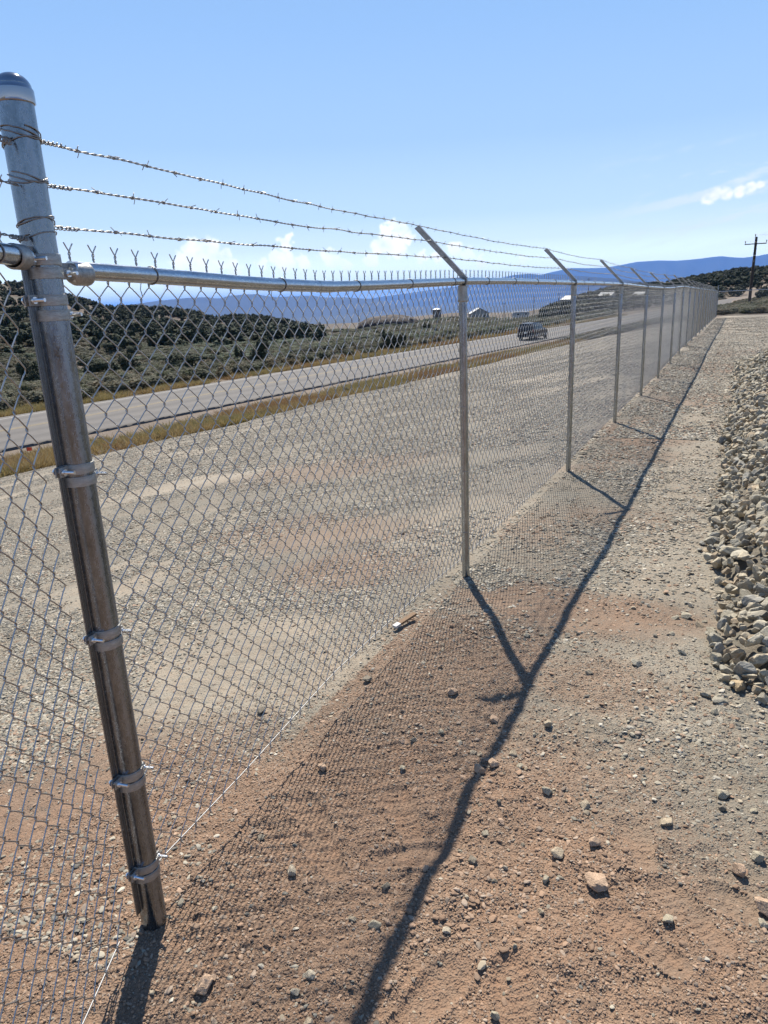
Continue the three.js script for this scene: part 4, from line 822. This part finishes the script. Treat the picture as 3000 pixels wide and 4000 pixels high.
// ------------------------------------------------------------------ far buildings
{
  const mat = (c, rough = .9) => new THREE.MeshStandardMaterial({ color: col(...c), roughness: rough });
  const at = (az, r) => { const x = r * Math.sin(az * D2R), z = -r * Math.cos(az * D2R); return [x, landY(x, z), z]; };
  const glass = mat([.03, .035, .04], .15), white = mat([.36, .35, .34], .6), grey = mat([.30, .29, .27]), metal = mat([.62, .63, .64], .4);
  // water tank
  { const t = thing('water_tank', 'brown cylindrical water tank with a white roof on the rise', 'water tank', at(-21.5, 345));
    part('tank_wall', (() => { const g = new THREE.CylinderGeometry(1.95, 1.95, 5.2, 28, 1, true); g.translate(0, 2.0, 0); return g; })(), mat([.12, .09, .07]), t);
    part('tank_roof', (() => { const g = new THREE.ConeGeometry(2.15, .7, 28); g.translate(0, 4.95, 0); return g; })(), mat([.6, .6, .58], .5), t);
    part('ladder', merge([box(.05, 4.6, .05, -.2, 2.3, 1.99), box(.05, 4.6, .05, .2, 2.3, 1.99), ...[...Array(9)].map((_, i) => box(.4, .04, .04, 0, .4 + i * .5, 1.99))]), metal, t); }
  const gable = (name, label, az, r, w, d, h, rise, turn, wallM, roofM, wins) => {
    const t = thing(name, label, 'house', at(az, r), turn);
    const s = new THREE.Shape(); s.moveTo(-w / 2, -.8); s.lineTo(w / 2, -.8); s.lineTo(w / 2, h); s.lineTo(0, h + rise); s.lineTo(-w / 2, h); s.closePath();
    const g = new THREE.ExtrudeGeometry(s, { depth: d, bevelEnabled: false }); g.translate(0, 0, -d / 2); part('wall', g, wallM, t);
    const L = Math.hypot(w / 2 + .5, rise * (1 + 1 / w)), a = Math.atan2(rise, w / 2);
    for (const sd of [-1, 1]) { const rg = box(L, .14, d + .8, 0, 0, 0); rg.rotateZ(-sd * a); rg.translate(sd * (w / 4 + .2), h + rise / 2 + .02, 0); part('roof', rg, roofM, t); }
    for (const [x, y, ww, hh, nm] of wins) { const f = part(nm, box(ww, hh, .08, x, y, d / 2 + .03), nm === 'door' ? mat([.35, .3, .25]) : white, t); if (nm === 'window') part('pane', box(ww - .2, hh - .2, .06, x, y, d / 2 + .06), glass, f); }
  };
  gable('house', 'low gabled house with a pale roof on the rise past the tank', -18.3, 342, 8.2, 9, 2.2, 2.2, .45, mat([.30, .28, .25]), mat([.28, .28, .27], .6), [[-2.4, 1.1, 1.2, 1.0, 'window'], [2.3, 1.1, 1.2, 1.0, 'window'], [0, .6, 1.0, 2.0, 'door']]);
  gable('house', 'long house with a bright metal roof below the tree line', -8.8, 300, 3.8, 5, 1.8, 1.0, 1.25, mat([.36, .33, .29]), mat([.18, .19, .20], .7), [[-1.2, 1.0, .9, .9, 'window'], [1.2, 1.0, .9, .9, 'window']]);
  gable('shed', 'small pale roofed shed on the slope by the tree line', -6.5, 300, 3.2, 4, 1.9, .8, 1.1, mat([.40, .37, .32]), mat([.18, .19, .20], .7), [[0, .8, 1.2, 1.8, 'door']]);
  gable('shed', 'low dark shed beside the road slope', -11.4, 310, 5, 6, 2.3, 1.3, .9, mat([.16, .13, .11]), mat([.34, .33, .32], .6), [[0, .9, 1.6, 2, 'door']]);
  // dark bank of cut earth on the rise
  { const g = new THREE.IcosahedronGeometry(1, 12), p = g.attributes.position, v = V(0, 0, 0); for (let i = 0; i < p.count; i++) { v.fromBufferAttribute(p, i); const n = 1 + .22 * fbm(v.x * 2, v.z * 2 + v.y, 5.5, 4); p.setXYZ(i, v.x * 13 * n, Math.max(-3, v.y * 4.6 * n), v.z * 7 * n); } g.computeVertexNormals();
    const m = single('earth_bank', g, mat([.04, .027, .021]), 'dark red brown bank of cut earth on the rise', 'bank'); const [x, y, z] = at(-25.2, 285); m.position.set(x, y - .6, z); m.rotation.y = .5; }
  // trailer
  { const t = thing('travel_trailer', 'white travel trailer parked on the rise past the house', 'trailer', at(-15.1, 335), .35);
    const s = new THREE.Shape(); s.moveTo(-3.6, .5); s.lineTo(3.3, .5); s.lineTo(3.7, 1.4); s.lineTo(3.2, 2.8); s.lineTo(-3.4, 2.9); s.lineTo(-3.7, 2.2); s.closePath(); const g = new THREE.ExtrudeGeometry(s, { depth: 2.3, bevelEnabled: true, bevelSize: .1, bevelThickness: .1, bevelSegments: 2 }); g.translate(0, 0, -1.15); part('body', g, white, t);
    part('window', box(1.2, .6, .05, -1.2, 1.9, 1.28), glass, t); part('window', box(.9, .6, .05, 2.2, 1.9, 1.28), glass, t); part('door', box(.7, 1.8, .05, .6, 1.6, 1.28), grey, t);
    for (const x of [-.6, .3]) { const w = new THREE.CylinderGeometry(.35, .35, .25, 16); w.rotateX(Math.PI / 2); w.translate(x, .35, 1.05); part('wheel', w, mat([.02, .02, .02]), t); } }
}
// ------------------------------------------------------------------ the dark car driving away
{
  const paint = new THREE.MeshPhysicalMaterial({ color: col(.020, .021, .024), metalness: 0, roughness: .28, specularIntensity: .7 }), glass = new THREE.MeshPhysicalMaterial({ color: col(.012, .016, .02), roughness: .06, metalness: 0, specularIntensity: .6 }), black = new THREE.MeshStandardMaterial({ color: col(.015, .015, .015), roughness: .8 }), red = new THREE.MeshStandardMaterial({ color: col(.30, .012, .012), roughness: .2 }), chrome = new THREE.MeshStandardMaterial({ color: col(.6, .6, .62), metalness: 1, roughness: .2 }), plate = new THREE.MeshStandardMaterial({ color: col(.75, .74, .7), roughness: .5 });
  const Z = -75.5, X = roadCentre(Z) + 2.05, t = thing('suv', 'black sport utility vehicle driving away along the road', 'car', [X, ROAD_Y + .03, Z], Math.atan2(-.1035, 1) * 1); t.scale.setScalar(.95);
  // cross-sections from the tail (z = 2.35) to the nose (z = -2.35): [z, bottom, belt, roof, half width at belt, half width at roof]
  const sec = [[2.36, .50, .95, 1.10, .80, .72], [2.30, .34, 1.02, 1.42, .92, .74], [2.12, .30, 1.05, 1.72, .95, .72], [1.6, .28, 1.05, 1.79, .97, .73], [.6, .26, 1.04, 1.80, .97, .74], [-.1, .26, 1.03, 1.76, .97, .73], [-.55, .26, 1.02, 1.52, .97, .74], [-1.0, .26, 1.00, 1.10, .96, .86], [-1.6, .26, .96, 1.03, .95, .84], [-2.15, .28, .86, .93, .90, .74], [-2.36, .40, .70, .76, .78, .62]];
  const ring = ([z, b, h, r, w, wr]) => [[-w * .94, b], [-w, lerp(b, h, .35)], [-w, h], [-lerp(w, wr, .08), h + (r - h) * .06], [-wr, r - (r - h) * .12], [-wr * .86, r], [wr * .86, r], [wr, r - (r - h) * .12], [lerp(w, wr, .08), h + (r - h) * .06], [w, h], [w, lerp(b, h, .35)], [w * .94, b]].map(([x, y]) => [x, y, z]);
  const pos = [], idx = [], rings = sec.map(ring), n = 12; rings.forEach((q) => q.forEach((p) => pos.push(...p)));
  for (let j = 0; j < rings.length - 1; j++) for (let i = 0; i < n; i++) { const a = j * n + i, b = j * n + (i + 1) % n, c = a + n, d = b + n; idx.push(a, b, c, b, d, c); }
  for (let i = 1; i < n - 1; i++) { idx.push(0, i + 1, i); const o = (rings.length - 1) * n; idx.push(o, o + i, o + i + 1); }
  const g = new THREE.BufferGeometry(); g.setAttribute('position', new THREE.Float32BufferAttribute(pos, 3)); g.setIndex(idx); const bg = g.toNonIndexed(); bg.computeVertexNormals(); part('body', bg, paint, t);
  const quad = (pts) => { const q = new THREE.BufferGeometry(); q.setAttribute('position', new THREE.Float32BufferAttribute(pts.flat(), 3)); q.setIndex([0, 1, 2, 0, 2, 3]); q.computeVertexNormals(); return q; };
  part('rear_window', quad([[-.70, 1.12, 2.335], [.70, 1.12, 2.335], [.62, 1.62, 2.20], [-.62, 1.62, 2.20]]), glass, t);
  for (const s of [-1, 1]) {
    part('side_window', quad([[s * .975, 1.10, 1.9], [s * .975, 1.10, .72], [s * .775, 1.64, .72], [s * .765, 1.62, 1.72]]), glass, t);
    part('side_window', quad([[s * .975, 1.10, .64], [s * .975, 1.10, -.72], [s * .80, 1.56, -.36], [s * .775, 1.66, .64]]), glass, t);
    part('tail_light', box(.16, .30, .06, s * .80, .98, 2.32), red, t); part('side_mirror', box(.16, .13, .10, s * 1.06, 1.13, -.68), paint, t); part('roof_rail', box(.04, .05, 2.0, s * .62, 1.835, .7), black, t);
    for (const z of [1.45, -1.5]) { const w = new THREE.CylinderGeometry(.36, .36, .24, 22); w.rotateZ(Math.PI / 2); const wh = part('wheel', w, black, t); wh.position.set(s * .86, .36, z); const hub = new THREE.CylinderGeometry(.22, .2, .03, 14); hub.rotateZ(Math.PI / 2); hub.translate(s * .125, 0, 0); part('hub', hub, chrome, wh); }
  }
  part('windshield', quad([[-.80, 1.10, -1.0], [.80, 1.10, -1.0], [.66, 1.70, -.18], [-.66, 1.70, -.18]]), glass, t);
  part('rear_bumper', box(1.76, .22, .14, 0, .48, 2.36), black, t); part('license_plate', box(.34, .16, .02, 0, .80, 2.385), plate, t);
}
// ------------------------------------------------------------------ small things by the fence
{
  const wood = new THREE.MeshStandardMaterial({ color: col(.20, .125, .07), map: rockMap, roughness: .9 }), white = new THREE.MeshStandardMaterial({ color: col(.40, .39, .37), roughness: .7 });
  const x = -1.53, z = -3.27, t = thing('survey_stake', 'short wooden survey stake with a white end lying under the fence wire', 'stake', [x, yardY(x, z), z], Math.atan2(-.07, .2));
  const st = box(.028, .013, .13, 0, .026, -.040); st.rotateX(.12); part('shaft', st, wood, t); const pe = box(.029, .014, .04, 0, .026, .046); pe.rotateX(.12); part('painted_end', pe, white, t);
  const fx = -18.2, fz = -13.7, f = thing('pin_flag', 'small orange pin flag on the verge near the road', 'flag', [fx, landY(fx, fz), fz]);
  part('pin', tube([V(0, -.05, 0), V(0, .55, 0)], .004, 5), M.wireDull, f); const fl = new THREE.PlaneGeometry(.14, .10, 4, 2); const p = fl.attributes.position; for (let i = 0; i < p.count; i++) p.setZ(i, .012 * Math.sin(p.getX(i) * 40)); fl.translate(.07, .49, 0); fl.computeVertexNormals(); fl.rotateY(.9);
  part('flag_cloth', fl, new THREE.MeshStandardMaterial({ color: col(.75, .09, .03), roughness: .8, side: THREE.DoubleSide }), f);
}
scene.updateMatrixWorld(true);
console.log('built', scene.children.length);
renderer.render(scene, camera);
